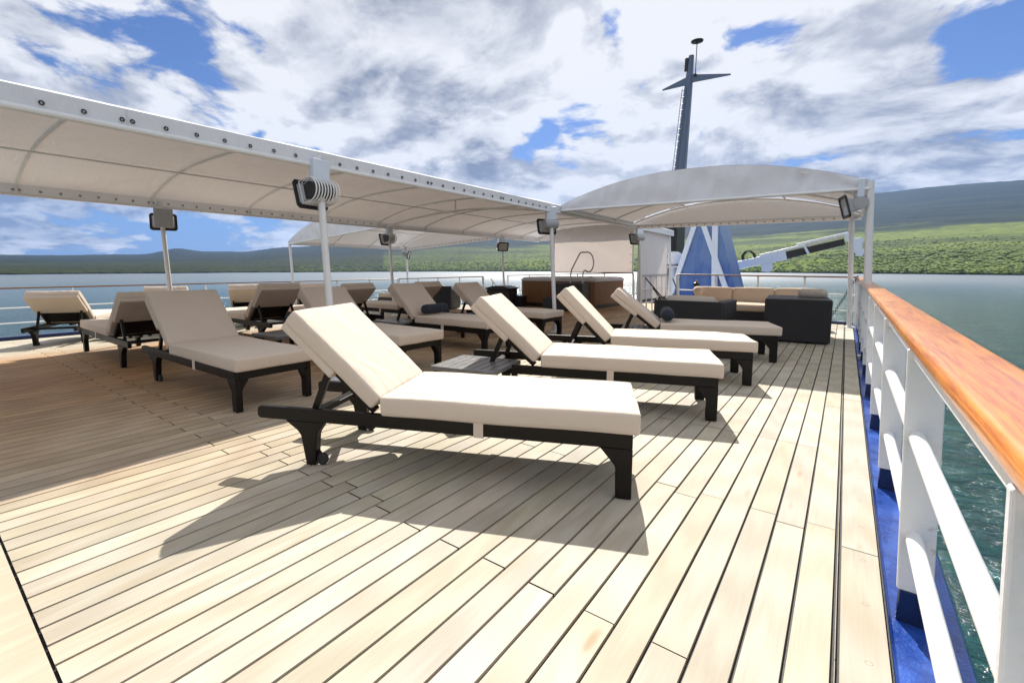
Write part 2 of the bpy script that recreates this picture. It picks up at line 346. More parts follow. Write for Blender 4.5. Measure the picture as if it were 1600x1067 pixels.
# ------------------------------------------------------------------ mesh helpers
class MB:
    def __init__(s): s.v = []; s.f = []; s.a = []
    def add(s, vs, fs, T=None):
        o = len(s.v)
        s.v += [tuple(T @ Vector(p)) if T else tuple(p) for p in vs]
        s.f += [tuple(o+i for i in f) for f in fs]
        return s
    def box(s, x0, x1, y0, y1, z0, z1, T=None):
        return s.add([(x0, y0, z0), (x1, y0, z0), (x1, y1, z0), (x0, y1, z0), (x0, y0, z1), (x1, y0, z1), (x1, y1, z1), (x0, y1, z1)],
                     [(3, 2, 1, 0), (4, 5, 6, 7), (0, 1, 5, 4), (1, 2, 6, 5), (2, 3, 7, 6), (3, 0, 4, 7)], T)
    def prism(s, prof, d0, d1, axis='y', T=None):
        n = len(prof)
        def p(a, b, d): return {'y': (a, d, b), 'x': (d, a, b), 'z': (a, b, d)}[axis]
        vs = [p(a, b, d0) for a, b in prof]+[p(a, b, d1) for a, b in prof]
        fs = [tuple(range(n)), tuple(range(2*n-1, n-1, -1))]+[(i, n+i, n+(i+1) % n, (i+1) % n) for i in range(n)]
        return s.add(vs, fs, T)
    def tube(s, pts, r, n=10, T=None, caps=True):
        pts = [Vector(p) for p in pts]; vs = []; fs = []
        up = None
        for i, p in enumerate(pts):
            a = pts[max(i-1, 0)]; b = pts[min(i+1, len(pts)-1)]; t = (b-a).normalized()
            if up is None: up = Vector((0, 0, 1)) if abs(t.z) < .9 else Vector((1, 0, 0))
            e1 = (up-t*up.dot(t)).normalized(); e2 = t.cross(e1); up = e1
            rr = r[i] if isinstance(r, (list, tuple)) else r
            for k in range(n):
                an = 2*pi*k/n; vs.append(p+e1*(rr*cos(an))+e2*(rr*sin(an)))
        for i in range(len(pts)-1):
            for k in range(n): fs.append((i*n+k, i*n+(k+1) % n, (i+1)*n+(k+1) % n, (i+1)*n+k))
        if caps: fs += [tuple(range(n-1, -1, -1)), tuple((len(pts)-1)*n+k for k in range(n))]
        return s.add(vs, fs, T)
    def lathe(s, prof, n=20, T=None, caps=True):
        vs = []; fs = []
        for r, z in prof:
            for k in range(n): a = 2*pi*k/n; vs.append((r*cos(a), r*sin(a), z))
        for i in range(len(prof)-1):
            for k in range(n): fs.append((i*n+k, i*n+(k+1) % n, (i+1)*n+(k+1) % n, (i+1)*n+k))
        if caps: fs += [tuple(range(n-1, -1, -1)), tuple((len(prof)-1)*n+k for k in range(n))]
        return s.add(vs, fs, T)
    def torus(s, R, r, n=14, m=6, T=None):
        vs = []; fs = []
        for i in range(n):
            a = 2*pi*i/n
            for j in range(m):
                b = 2*pi*j/m; vs.append(((R+r*cos(b))*cos(a), (R+r*cos(b))*sin(a), r*sin(b)))
        for i in range(n):
            for j in range(m): fs.append((i*m+j, ((i+1) % n)*m+j, ((i+1) % n)*m+(j+1) % m, i*m+(j+1) % m))
        return s.add(vs, fs, T)
    def pad(s, lx, ly, lz, r=.03, puff=.012, nx=26, ny=12, nz=6, lump=0., seed=0, T=None):
        """soft cushion from (0,-ly/2,0) to (lx,ly/2,lz)"""
        vs = []; fs = []; idx = {}
        def grid(n, L):
            g = [0, r*.3, r*.65, r]; m_ = max(n, 2)
            return g+[r+(L-2*r)*i/m_ for i in range(1, m_)]+[L-r, L-r*.65, L-r*.3, L]
        gx, gy, gz = grid(nx, lx), grid(ny, ly), grid(nz if lz > 2.2*r else 1, lz)
        def vert(i, j, k):
            key = (i, j, k)
            if key in idx: return idx[key]
            p = Vector((gx[i], gy[j], gz[k])); q = Vector((min(max(p.x, r), lx-r), min(max(p.y, r), ly-r), min(max(p.z, r), lz-r)))
            d = p-q; p2 = q+d.normalized()*r if d.length > 1e-9 else p
            ux, uy, uz = p2.x/lx*2-1, p2.y/ly*2-1, p2.z/lz*2-1
            fx, fy, fz = 1-ux**4, 1-uy**4, 1-uz**2
            p2.z += puff*uz*fx*fy; p2.y += .6*puff*uy*fz*fx; p2.x += .6*puff*ux*fz*fy
            nn = noise.noise_vector(Vector((p2.x*3.1+seed*7.3, p2.y*3.6, p2.z*4+seed)))
            p2 += nn*.006
            if lump and uz > 0: p2.z += lump*(noise.noise(Vector((p2.x*2.6+seed, p2.y*1.2, seed)))+.35*noise.noise(Vector((p2.x*7+seed, p2.y*5, seed))))*fx*fy
            idx[key] = len(vs); vs.append((p2.x, p2.y-ly/2, p2.z)); return idx[key]
        A, B, Cn = len(gx)-1, len(gy)-1, len(gz)-1
        for i in range(A):
            for j in range(B):
                fs.append((vert(i, j, 0), vert(i, j+1, 0), vert(i+1, j+1, 0), vert(i+1, j, 0)))
                fs.append((vert(i, j, Cn), vert(i+1, j, Cn), vert(i+1, j+1, Cn), vert(i, j+1, Cn)))
            for k in range(Cn):
                fs.append((vert(i, 0, k), vert(i+1, 0, k), vert(i+1, 0, k+1), vert(i, 0, k+1)))
                fs.append((vert(i, B, k), vert(i, B, k+1), vert(i+1, B, k+1), vert(i+1, B, k)))
        for j in range(B):
            for k in range(Cn):
                fs.append((vert(0, j, k), vert(0, j, k+1), vert(0, j+1, k+1), vert(0, j+1, k)))
                fs.append((vert(A, j, k), vert(A, j+1, k), vert(A, j+1, k+1), vert(A, j, k+1)))
        return s.add(vs, fs, T)
    def build(s, name, mat, parent=None, smooth=False, bevel=0., angle=35):
        me = bpy.data.meshes.new(name); me.from_pydata(s.v, [], s.f); me.update()
        bm = bmesh.new(); bm.from_mesh(me); bmesh.ops.recalc_face_normals(bm, faces=bm.faces); bm.to_mesh(me); bm.free()
        if isinstance(mat, str): mat = M[mat]
        me.materials.append(mat)
        o = bpy.data.objects.new(name, me); COL.objects.link(o)
        if smooth:
            me.polygons.foreach_set('use_smooth', [True]*len(me.polygons))
            try: me.set_sharp_from_angle(angle=radians(angle))
            except Exception: pass
        if bevel:
            b = o.modifiers.new('bevel', 'BEVEL'); b.width = bevel; b.segments = 2; b.limit_method = 'ANGLE'; b.angle_limit = radians(40)
        if parent is not None: o.parent = parent
        return o
def tag(o, label=None, cat=None, group=None, kind=None):
    if label: o['label'] = label
    if cat: o['category'] = cat
    if group: o['group'] = group
    if kind: o['kind'] = kind
    return o
def thing(name, label, cat, loc=(0, 0, 0), rz=0, group=None):
    o = bpy.data.objects.new(name, None); COL.objects.link(o); o.empty_display_size = .1
    o.location = loc; o.rotation_euler = (0, 0, rz)
    return tag(o, label, cat, group)
def copy_tree(o, parent=None):
    c = o.copy(); COL.objects.link(c)
    if parent is not None: c.parent = parent
    for ch in list(o.children): copy_tree(ch, c)
    return c
def share(src, parent, mat_local):
    c = src.copy(); COL.objects.link(c); c.parent = parent; c.matrix_local = mat_local; return c
def Tm(loc=(0, 0, 0), rx=0, ry=0, rz=0):
    return Matrix.Translation(loc) @ Matrix.Rotation(rz, 4, 'Z') @ Matrix.Rotation(ry, 4, 'Y') @ Matrix.Rotation(rx, 4, 'X')
LEAN = Vector((-.0452, -.0255, 1.))         # the ship's uprights against its cambered deck
def zd(x): return -.28*((x+7.5)/5.3)**2 if x < -7.5 else 0.
def up(x, y, h, z0=None): b = Vector((x, y, zd(x) if z0 is None else z0)); return b+LEAN*h

# ------------------------------------------------------------------ setting: sea, land, deck
SEA_Z = -8.0
def make_sea():
    vs = []; fs = []; rs = [0]; r = 2.
    while r < 45000: rs.append(r); r *= 1.35
    n = 48; vs.append((0, 0, SEA_Z))
    for r in rs[1:]:
        for k in range(n): a = 2*pi*k/n; vs.append((r*cos(a), r*sin(a), SEA_Z))
    for k in range(n): fs.append((0, 1+k, 1+(k+1) % n))
    for i in range(len(rs)-2):
        for k in range(n): fs.append((1+i*n+k, 1+(i+1)*n+k, 1+(i+1)*n+(k+1) % n, 1+i*n+(k+1) % n))
    mb = MB(); mb.v = vs; mb.f = fs
    return tag(mb.build('sea', 'sea'), kind='structure')
make_sea()
def lerp(tab, x):
    if x <= tab[0][0]: return tab[0][1]
    for (a, b), (c, d) in zip(tab, tab[1:]):
        if x <= c:
            t = (x-a)/(c-a); t = t*t*(3-2*t); return b+(d-b)*t
    return tab[-1][1]
SHORE = [(20, 900), (60, 900), (80, 1050), (88, 1200), (100, 1500), (115, 2000), (135, 2100), (150, 1800), (165, 1450), (180, 1250), (215, 1200)]
RIDGE = [(20, .07), (60, .108), (79, .1236), (84, .1250), (88, .1218), (100, .112), (112, .103), (121, .0957), (128, .090), (140, .0665), (150, .0455), (156, .034), (165, .0265), (172, .0225), (180, .0215), (215, .02)]
def land_h(az, t, x, y):
    """height above the sea at fraction t from the shore (0) to the ridge (1)"""
    a = az; sh = lerp(SHORE, a)*(1+.05*noise.noise(Vector((a*.35, 3, 0)))+.018*noise.noise(Vector((a*2.3, 1, 0))))
    far = 7000.
    r = sh+(far-sh)*t**1.7
    el = lerp(RIDGE, a)
    if t <= 0: return r, -.6
    base = 2.2*min(1, t*60)
    h = base+r*el*t**.95+8*t
    h += 10*noise.fractal(Vector((r*cos(radians(a))*.0017, r*sin(radians(a))*.0017, 0)), 1., 2., 5)*min(1, t*3)*(.4+el*8)
    h += .5+3.2*max(-.4, noise.fractal(Vector((r*cos(radians(a))*.03, r*sin(radians(a))*.03, 3)), 1., 2., 3))*min(1, t*22)
    if 156 < a < 167: h += 62*math.exp(-((a-161.3)/1.7)**2)*max(0, min(1, (t-.75)/.2))
    return r, h
def make_land():
    na, nr = 620, 110; vs = []; fs = []; zone = []; sec = []
    for i in range(na+1):
        az = 30+165*i/na
        for j in range(nr+2):
            t = (max(0, j-1)/(nr-8))
            r, h = land_h(az, min(t, 1.), 0, 0)
            if j == 0: h = -6
            if t > 1: r += (t-1)*9000; h -= (t-1)*2600
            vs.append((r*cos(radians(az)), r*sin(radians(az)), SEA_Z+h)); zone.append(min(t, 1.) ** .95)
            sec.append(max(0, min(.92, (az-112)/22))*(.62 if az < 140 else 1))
    for i in range(na):
        for j in range(nr+1):
            a = i*(nr+2)+j; fs.append((a, a+nr+2, a+nr+3, a+1))
    mb = MB(); mb.v = vs; mb.f = fs
    me = bpy.data.meshes.new('hills'); me.from_pydata(vs, [], fs)
    for nm, data in (('zone', zone), ('sector', sec)):
        at = me.attributes.new(nm, 'FLOAT', 'POINT'); at.data.foreach_set('value', data)
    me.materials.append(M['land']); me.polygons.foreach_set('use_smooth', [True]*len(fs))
    o = bpy.data.objects.new('hills', me); COL.objects.link(o); tag(o, kind='structure')
make_land()
def make_bushes():
    m, nt, b, o = material('scrub_leaves')
    tc = nt.new('ShaderNodeTexCoord').outputs['Object']; tone = nt.attr('tone')
    n = nt.noise(tc, .35, 4, .7)
    c = nt.mix(tone, (.078, .116, .010), (.145, .195, .018)); c = nt.mix(nt.m('MULTIPLY', n, .5), c, (.065, .105, .014))
    nt.put(b.inputs['Base Color'], c); b.inputs['Roughness'].default_value = .9
    bm = bmesh.new(); bmesh.ops.create_icosphere(bm, subdivisions=1, radius=1); bv = [v.co.copy() for v in bm.verts]; bf = [tuple(v.index for v in f.verts) for f in bm.faces]; bm.free()
    vs = []; fs = []; tone = []; rg = random.Random(3)
    for k in range(11000):
        az = rg.uniform(66, 150) if k % 3 else rg.uniform(72, 92)
        t = rg.random()**1.9*.36+.003
        r, h = land_h(az, t, 0, 0)
        s = rg.uniform(1.0, 3.0)*(1+t*2.5)*(1-.5*(t > .2)); o_ = len(vs); tn = rg.random()*(1 if az < 112 else .12)
        x, y, z = r*cos(radians(az)), r*sin(radians(az)), SEA_Z+h
        for q in bv:
            f = 1+.45*noise.noise(q*1.7+Vector((k*.7, 0, 0)))
            vs.append((x+q.x*s*1.35*f, y+q.y*s*1.35*f, z+q.z*s*.75*f+s*.3)); tone.append(max(0, min(1, tn+.18*q.z)))  # bush tops lighter, undersides darker: shading put into the tone
        fs += [tuple(o_+i for i in f) for f in bf]
    me = bpy.data.meshes.new('shore_scrub'); me.from_pydata(vs, [], fs)
    at = me.attributes.new('tone', 'FLOAT', 'POINT'); at.data.foreach_set('value', tone)
    me.materials.append(m); ob = bpy.data.objects.new('shore_scrub', me); COL.objects.link(ob)
    tag(ob, 'dense green scrub covering the far lava shore below the hills', 'scrub', kind='stuff')
make_bushes()

DECK_L, DECK_F, PITCH_X = -12.72, 15.2, .1062
def make_deck():
    rg = random.Random(11)
    vs = []; fs = []; t1 = []; t2 = []; TOP = 0.; G = .0042
    def plank(x0, x1, y0, y1, wob=True):
        n = max(2, int((y1-y0)/.25)) if x0 > -4 else 2
        a, b = rg.random(), rg.random(); o = len(vs)
        base = rg.uniform(-.0004, .0004)
        for i in range(n+1):
            y = y0+(y1-y0)*i/n
            w0 = noise.noise(Vector((x0*31, y*2.3, 0)))*.0012 if wob else 0; w1 = noise.noise(Vector((x1*31, y*2.3, 5)))*.0012 if wob else 0
            xa, xb = x0+G+w0, x1-G+w1
            e_ = .0016+.0012*((a*7) % 1)+(.0012 if x0 < -.7 else 0); yy = y+(e_ if i == 0 else -e_ if i == n else 0)
            for xx, dz in ((xa, -.016), (xa+.0010, 0), (xb-.0010, 0), (xb, -.016)):
                vs.append((xx, yy, zd(xx)+base+dz)); t1.append(a); t2.append(b)
        for i in range(n):
            for k in range(3): fs.append((o+i*4+k, o+i*4+k+1, o+i*4+4+k+1, o+i*4+4+k))
    k = 0; x = .0365
    while x > DECK_L+.12:
        xa, xb = x-PITCH_X, x
        if xa > -2.75:
            if k % 2: ys = [1.30, 3.44, 5.55, 7.6, 9.7]
            else: ys = [2.37, 4.55, 6.6, 8.7, 10.7]
            if k >= 16 and k % 2 == 0: ys = [1.37]+ys[1:]
            if k in (1, 5): ys.append(2.3)
            if k in (2, 4, 6): ys.append(3.44)
        else:
            ys = [1.17, 4.4, 7.4, 10.2] if k % 2 else [1.37, 4.6, 7.6, 10.5]
        ys = sorted(y+rg.uniform(-.012, .012) for y in ys)
        yend = 11.55 if (xa > -3.15 or xa < -9.4) else DECK_F
        if yend > 12: ys.append(13.4+.3*(k % 2))
        ys = [.195]+ys+[yend]
        for y0, y1 in zip(ys, ys[1:]): plank(xa, xb, y0, y1)
        x -= PITCH_X; k += 1
    # thin strip and broad margin plank on the starboard edge, cross plank near the camera
    for x0, x1, cuts in ((.0365, .0485, [-.2, 1.55, 2.16, 2.43, 3.1, 4.6, 6, 8, 11.55]), (.0485, .1685, [-1.5, 2.24, 4.9, 7.4, 11.55])):
        for y0, y1 in zip(cuts, cuts[1:]): plank(x0, x1, y0, y1)
    for y0, y1 in ((-.10, .195), (-.40, -.10), (-.7, -.4), (-1., -.7)):
        n = 8
        for i in range(n):
            xa, xb = -10.5+10.53*i/n, -10.5+10.53*(i+1)/n; a, b = rg.random()*.4+.6, rg.random()*.3; o = len(vs)
            for xx, yy in ((xa+.002, y0+.005), (xb-.002, y0+.005), (xb-.002, y1-.005), (xa+.002, y1-.005)): vs.append((xx, yy, zd(xx)-.0002)); t1.append(a); t2.append(b)
            fs.append((o, o+1, o+2, o+3))
    me = bpy.data.meshes.new('teak_deck'); me.from_pydata(vs, [], fs)
    for nm, d in (('plank_tone', t1), ('plank_tone_b', t2)):
        at = me.attributes.new(nm, 'FLOAT', 'POINT'); at.data.foreach_set('value', d)
    me.materials.append(M['teak']); o = bpy.data.objects.new('teak_deck', me); COL.objects.link(o); tag(o, kind='structure')
    # caulking sheet just under the planks
    mb = MB(); xs = [-12.72, -12.2, -11.6, -11, -10.4, -9.8, -9.2, -8.6, -8, -7.5, -3.15, .1725]
    for a, b in zip(xs, xs[1:]):
        yend = 11.56 if (a > -3.3 or b < -9.2+1e-6) else DECK_F
        mb.add([(a, -1.5, zd(a)-.012), (b, -1.5, zd(b)-.012), (b, yend, zd(b)-.012), (a, yend, zd(a)-.012)], [(0, 1, 2, 3)])
    tag(mb.build('deck_caulking', 'caulk'), kind='structure')
make_deck()
def make_hull():
    mb = MB()
    # starboard waterway, outer coaming and hull plating down to the sea
    for y0, y1 in ((-3., 11.9),):
        prof = [(.1735, -.006), (.185, -.030), (.30, -.034), (.305, .012), (.335, .016), (.352, -.02), (.40, -1.2), (.40, SEA_Z-1), (.1735, SEA_Z-1)]
        mb.prism(prof, y0, y1, 'y')
    o = mb.build('waterway', 'gutter', smooth=True, angle=30); tag(o, kind='structure')
    mb = MB()
    mb.box(-3.15, .17, 11.58, 11.74, -.3, .055); mb.box(-12.72, -9.4, 11.58, 11.74, -.6, -.02)
    mb.prism([(-12.73, zd(-12.72)-.01), (-12.75, zd(-12.72)+.07), (-12.95, zd(-12.72)+.07), (-13.0, -1.2), (-13., SEA_Z-1), (-12.73, SEA_Z-1)], -3, 11.74, 'y')
    tag(mb.build('deck_coaming', 'bluebase', bevel=.01), kind='structure')
    mb = MB()
    mb.box(-12.72, .17, -3, 11.55, SEA_Z-1, -.35); mb.box(-9.4, -3.15, 11.55, 30, SEA_Z-1, -.36); mb.box(-9.4, .1, 11.75, 30, SEA_Z-1, -2.9); mb.box(-12.72, -9.41, 11.75, 30, SEA_Z-1, -2.9)
    tag(mb.build('ship_hull', 'paleblue'), kind='structure')
make_hull()

# ------------------------------------------------------------------ rails
def rounded_plank(w, h, n=4, r=None):
    r = r or h*.42; pts = []
    for cx, cy, a0 in ((w/2-r, h/2-r, 0), (-w/2+r, h/2-r, 90), (-w/2+r, -h/2+r, 180), (w/2-r, -h/2+r, 270)):
        for i in range(n+1): a = radians(a0+90*i/n); pts.append((cx+r*cos(a), cy+r*sin(a)))
    return pts
def sweep(mb, pts, prof, side):
    """profile (sideways, up) swept along pts; side = horizontal sideways vector"""
    n = len(prof); vs = []; fs = []
    for p in pts:
        p = Vector(p)
        for a, b in prof: vs.append(p+Vector(side)*a+Vector((0, 0, b)))
    for i in range(len(pts)-1):
        for k in range(n): fs.append((i*n+k, i*n+(k+1) % n, (i+1)*n+(k+1) % n, (i+1)*n+k))
    fs += [tuple(range(n-1, -1, -1)), tuple((len(pts)-1)*n+k for k in range(n))]
    return mb.add(vs, fs)
def starboard_rail():
    t = thing('ship_railing', 'near railing with broad varnished orange wooden handrail on flat white stanchions above the blue gutter', 'railing', (.25, 5, 0))
    def part(o): o.parent = t; o.matrix_parent_inverse = Matrix.Translation((-.25, -5, 0)); return o
    pts = []
    for i in range(60):
        y = -1.2+12.75*i/59; x = .226+.0040*min(max(y, 0), 8)
        z = .868+.012*min(1, max(0, (y-2)/5)) + (.035*math.exp(-((y-11.2)/1.2)**2))
        pts.append((x, y, z))
    mb = MB(); sweep(mb, pts, rounded_plank(.142, .046), (1, 0, 0)); part(mb.build('handrail', 'varnish', smooth=True, angle=60))
    mb = MB(); sweep(mb, [(p[0]-.008, p[1], p[2]-.0265) for p in pts], [(-.046, -.026), (.046, -.026), (.046, .004), (-.046, .004)], (1, 0, 0)); part(mb.build('rail_bar', 'whiteold', bevel=.002))
    ys = [-.38, .77, 1.92, 3.07, 4.2, 5.3, 6.35, 7.35, 8.3, 9.2, 10.1, 11.0]
    for y in ys:
        e = MB(); dx = -.0452*.82
        a = .19+.002*y
        w = .085
        def plate(z0, z1, g, th):
            xs = [(a-g-.0452*z0, z0), (a+w+g-.0452*z0, z0), (a+w+g-.0452*z1+.012, z1), (a-g-.0452*z1+.008, z1)]
            e.prism(xs, y-th-.025*z0, y+th-.025*z0, 'y')
        plate(.075, .846, 0, .011); st = e.build('stanchion', 'whiteold', bevel=.004); part(st)
        e = MB(); plate(-.04, .074, .0015, .0125); b = e.build('stanchion_foot', 'bluebase', bevel=.003); b.parent = st; b.matrix_parent_inverse = Matrix.Identity(4)
    for z in (.575, .255):
        mb = MB(); mb.tube([(.226+.002*y-.0452*z, y, z) for y in (-1.2, .77, 1.92, 3.07, 4.2, 6.35, 8.3, 11.4)], .021, 14); part(mb.build('rail_pipe', 'white', smooth=True, angle=60))
    return t
starboard_rail()
def light_rail(label, ends, heights, nposts, top_mat='railwood', rise=None, wtop=.055, pr=.02, name='ship_railing', cat='railing', bars=(.33, .62), extra=None):
    """open railing between two deck points; ends = ((x,y),(x,y)), heights = (top z at each end)"""
    (xa, ya), (xb, yb) = ends; za, zb = heights
    t = thing(name, label, cat, (xa, ya, zd(xa)))
    inv = Matrix.Translation((-xa, -ya, -zd(xa)))
    def part(o): o.parent = t; o.matrix_parent_inverse = inv; return o
    d = Vector((xb-xa, yb-ya, 0)).normalized(); side = (-d.y, d.x, 0); n = 14
    P = [(xa+(xb-xa)*i/n, ya+(yb-ya)*i/n, za+(zb-za)*i/n) for i in range(n+1)]
    mb = MB(); sweep(mb, P, rounded_plank(wtop, .030), side); part(mb.build('handrail', top_mat, smooth=True, angle=60))
    for i in range(nposts):
        f = i/(nposts-1); x, y, z = xa+(xb-xa)*f, ya+(yb-ya)*f, za+(zb-za)*f
        f2 = zd(x); h = z-f2-.015
        mb = MB(); r = pr*(1.7 if i in (0, nposts-1) else 1)
        b = Vector((x+.0452*h, y+.0255*h, f2)); mb.tube([b, b+LEAN*h], r, 8); part(mb.build('rail_post', 'white', smooth=True, angle=60))
    for fr in bars:
        mb = MB(); Q = []
        for i in range(n+1):
            x, y, z = P[i]; f2 = zd(x); h = (z-f2)*fr; Q.append((x+.0452*(z-f2-h), y, f2+h))
        mb.tube(Q, .013, 8); part(mb.build('rail_bar', 'white', smooth=True, angle=60))
    return t
light_rail('thin far port side railing with a brown wooden handrail and two white bars', ((-12.82, -1.5), (-12.82, 11.4)), (.735, .755), 11)
light_rail('short railing with brown handrail across the port stern behind the brown sofa', ((-12.82, 11.46), (-8.95, 11.46)), (.757, .872), 5)
light_rail('stern railing with brown handrail behind the tan sofa by the blue funnel', ((-3.12, 11.44), (.17, 11.44)), (.972, .936), 5, bars=(.30, .63))
light_rail('railing with brown handrail running behind the hot tub under the white screen', ((-9.85, 14.1), (-5.15, 14.1)), (.872, .985), 6)

# ------------------------------------------------------------------ awnings
def eyelet_mesh():
    mb = MB(); mb.torus(.0118, .0042, 14, 6); return mb
EYE = eyelet_mesh().build('eyelet', 'rubber'); EYE_ME = EYE.data; bpy.data.objects.remove(EYE)
def add_eyelet(t, inv, p, normal):
    o = bpy.data.objects.new('eyelet', EYE_ME); COL.objects.link(o)
    o.parent = t; o.matrix_parent_inverse = inv
    o.matrix_basis = Matrix.Translation(p) @ Vector(normal).to_track_quat('Z', 'Y').to_matrix().to_4x4(); return o
XR, XL, EZ = -4.05, -8.62, 2.08
def vault(x, xl, xr, zl, zr, rise, flat=2.6):
    u = (x-xl)/(xr-xl)*2-1
    return zl+(zr-zl)*(u+1)/2+rise*(1-abs(u)**flat)
def fabric_sheet(name, xl, xr, zl, zr, rise, y0, y1, parent, inv, band=.15, gable0=False, gable1=False, flat=2.6, panel=1.5, yoff=1.12):
    """arched fabric roof with hanging side bands and optional closed gables"""
    mb = MB(); nx = 26; ny = max(2, int((y1-y0)/.19)); th = .004
    xs = [xl+(xr-xl)*i/nx for i in range(nx+1)]
    rows = []
    for j in range(ny+1):
        y = y0+(y1-y0)*j/ny
        f = ((y-yoff)/panel) % 1.; sag = -.030*sin(pi*f)**2
        row = [(xl-.012, y, zl+.01+.004*sin(y*9)), (xl-.012, y, zl+band)]
        for x in xs:
            u = (x-xl)/(xr-xl)*2-1
            row.append((x, y, vault(x, xl, xr, zl, zr, rise-band*.0, flat)+band+.006+(sag)*(1-u*u)+.004*noise.noise(Vector((x*2, y*2, 1)))))
        row += [(xr+.012, y, zr+band), (xr+.012, y, zr+.012+.006*sin(y*11+1))]
        rows.append(row)
    n = len(rows[0]); vs = [p for r in rows for p in r]; fs = []
    for j in range(ny):
        for i in range(n-1): fs.append((j*n+i, j*n+i+1, (j+1)*n+i+1, (j+1)*n+i))
    mb.add(vs, fs)
    for g, y in ((gable0, y0), (gable1, y1)):
        if not g: continue
        vs = []; fs = []; nz = 7; m = 90
        for i in range(m+1):
            x = xl+(xr-xl)*i/m; zt = vault(x, xl, xr, zl, zr, rise, flat)+band; zb = zl+(zr-zl)*i/m+.0
            for k in range(nz+1):
                f = k/nz; fold = .060*noise.noise(Vector((x*8.5, f*.45, 2)))+.045*noise.noise(Vector((x*2.6+f*.5, f*.8, 7)))
                vs.append((x, y+(fold)*sin(pi*min(1, f*1.02)), zb+(zt-zb)*f))
        for i in range(m):
            for k in range(nz): a = i*(nz+1)+k; fs.append((a, a+nz+1, a+nz+2, a+1))
        mb.add(vs, fs)
    o = mb.build(name, 'awning', smooth=True, angle=40); o.parent = parent; o.matrix_parent_inverse = inv
    return o
def hoop(parent, inv, y, xl, xr, zl, zr, rise, flat=2.6, r=.017, off=.10, name='hoop'):
    mb = MB(); P = []
    for i in range(23):
        x = xl+.02+(xr-xl-.04)*i/22; P.append((x, y, vault(x, xl, xr, zl, zr, rise, flat)+off))
    P = [(xl+.02, y, zl)]+P+[(xr-.02, y, zr)]
    mb.tube(P, r, 8); o = mb.build(name, 'white', smooth=True, angle=60); o.parent = parent; o.matrix_parent_inverse = inv; return o
def rod(parent, inv, a, b, r, name, mat='white', n=8):
    mb = MB(); mb.tube([a, b], r, n); o = mb.build(name, mat, smooth=True, angle=60); o.parent = parent; o.matrix_parent_inverse = inv; return o
def post(parent, inv, top, name='post', r=.034, mat='white', foot=True):
    x, y, z = top; h = z-zd(x); b = Vector((x, y, z))-LEAN*h
    mb = MB(); mb.tube([b, (x, y, z+.09)], r, 14); o = mb.build(name, mat, smooth=True, angle=60); o.parent = parent; o.matrix_parent_inverse = inv
    if foot:
        mb = MB(); mb.lathe([(.085, 0), (.085, .012), (.04, .016), (.036, .05)], 18, Matrix.Translation(b)); f = mb.build('base_flange', mat, smooth=True, angle=30); f.parent = o; f.matrix_parent_inverse = Matrix.Identity(4)
    return o
def long_awning():
    t = thing('awning', 'long white arched awning on white poles shading the loungers down the middle deck', 'awning', (XR, 6, 0))
    inv = Matrix.Translation((-XR, -6, 0)); Y0, Y1 = -1.95, 14.25; RISE = .30
    fabric_sheet('canopy_fabric', XL, XR, EZ, EZ, RISE, Y0, Y1, t, inv, band=.13, gable1=True)
    rod(t, inv, (XR, Y0, EZ), (XR, Y1, EZ), .024, 'eave_rail'); rod(t, inv, (XL, Y0, EZ), (XL, Y1, EZ), .024, 'eave_rail')
    for x in (XL+1.25, XR-1.6):
        z = vault(x, XL, XR, EZ, EZ, RISE)+.085; rod(t, inv, (x, Y0, z), (x, Y1, z), .012, 'purlin')
    for k in range(-2, 9): hoop(t, inv, 1.12+1.5*k, XL, XR, EZ, EZ, RISE)
    hoop(t, inv, Y1-.02, XL, XR, EZ, EZ, RISE)
    for y in (2.62, 7.07, 11.4): post(t, inv, (XR, y, EZ))
    for y in (2.74, 7.4, 12.0): post(t, inv, (XL, y, EZ))
    post(t, inv, (XR-.1, 14.2, EZ))
    # raised tie bar under the hoops with its strut
    mb = MB(); P = [(XL+.05, 7.3, EZ+.02)]+[(XL+(XR-XL)*f, 7.3-.25*f, EZ+.02+.18*sin(pi*f)) for f in (.2, .4, .6, .8)]+[(XR-.05, 7.05, EZ+.02)]
    mb.tube(P, .022, 8); o = mb.build('tie_bar', 'white', smooth=True, angle=60); o.parent = t; o.matrix_parent_inverse = inv
    rod(t, inv, (-6.3, 7.17, EZ+.19), (-6.3, 7.17, EZ+.40), .018, 'tie_strut')
    ys = []
    for k in range(-1, 9):
        a = 1.12+1.5*k-.045+.03; ys += [a+.045+.0]+[a+.045+(1.5-.06)*i/7 for i in range(1, 8)]
    for y in [y for y in ys if .2 < y < 7.05]: add_eyelet(t, inv, (XR+.020, y, EZ+.050), (1, 0, 0))
    for y in [y for y in ys if .7 < y < 7.1]: add_eyelet(t, inv, (XL+.006, y, EZ+.055), (1, 0, 0))
    return t
long_awning()
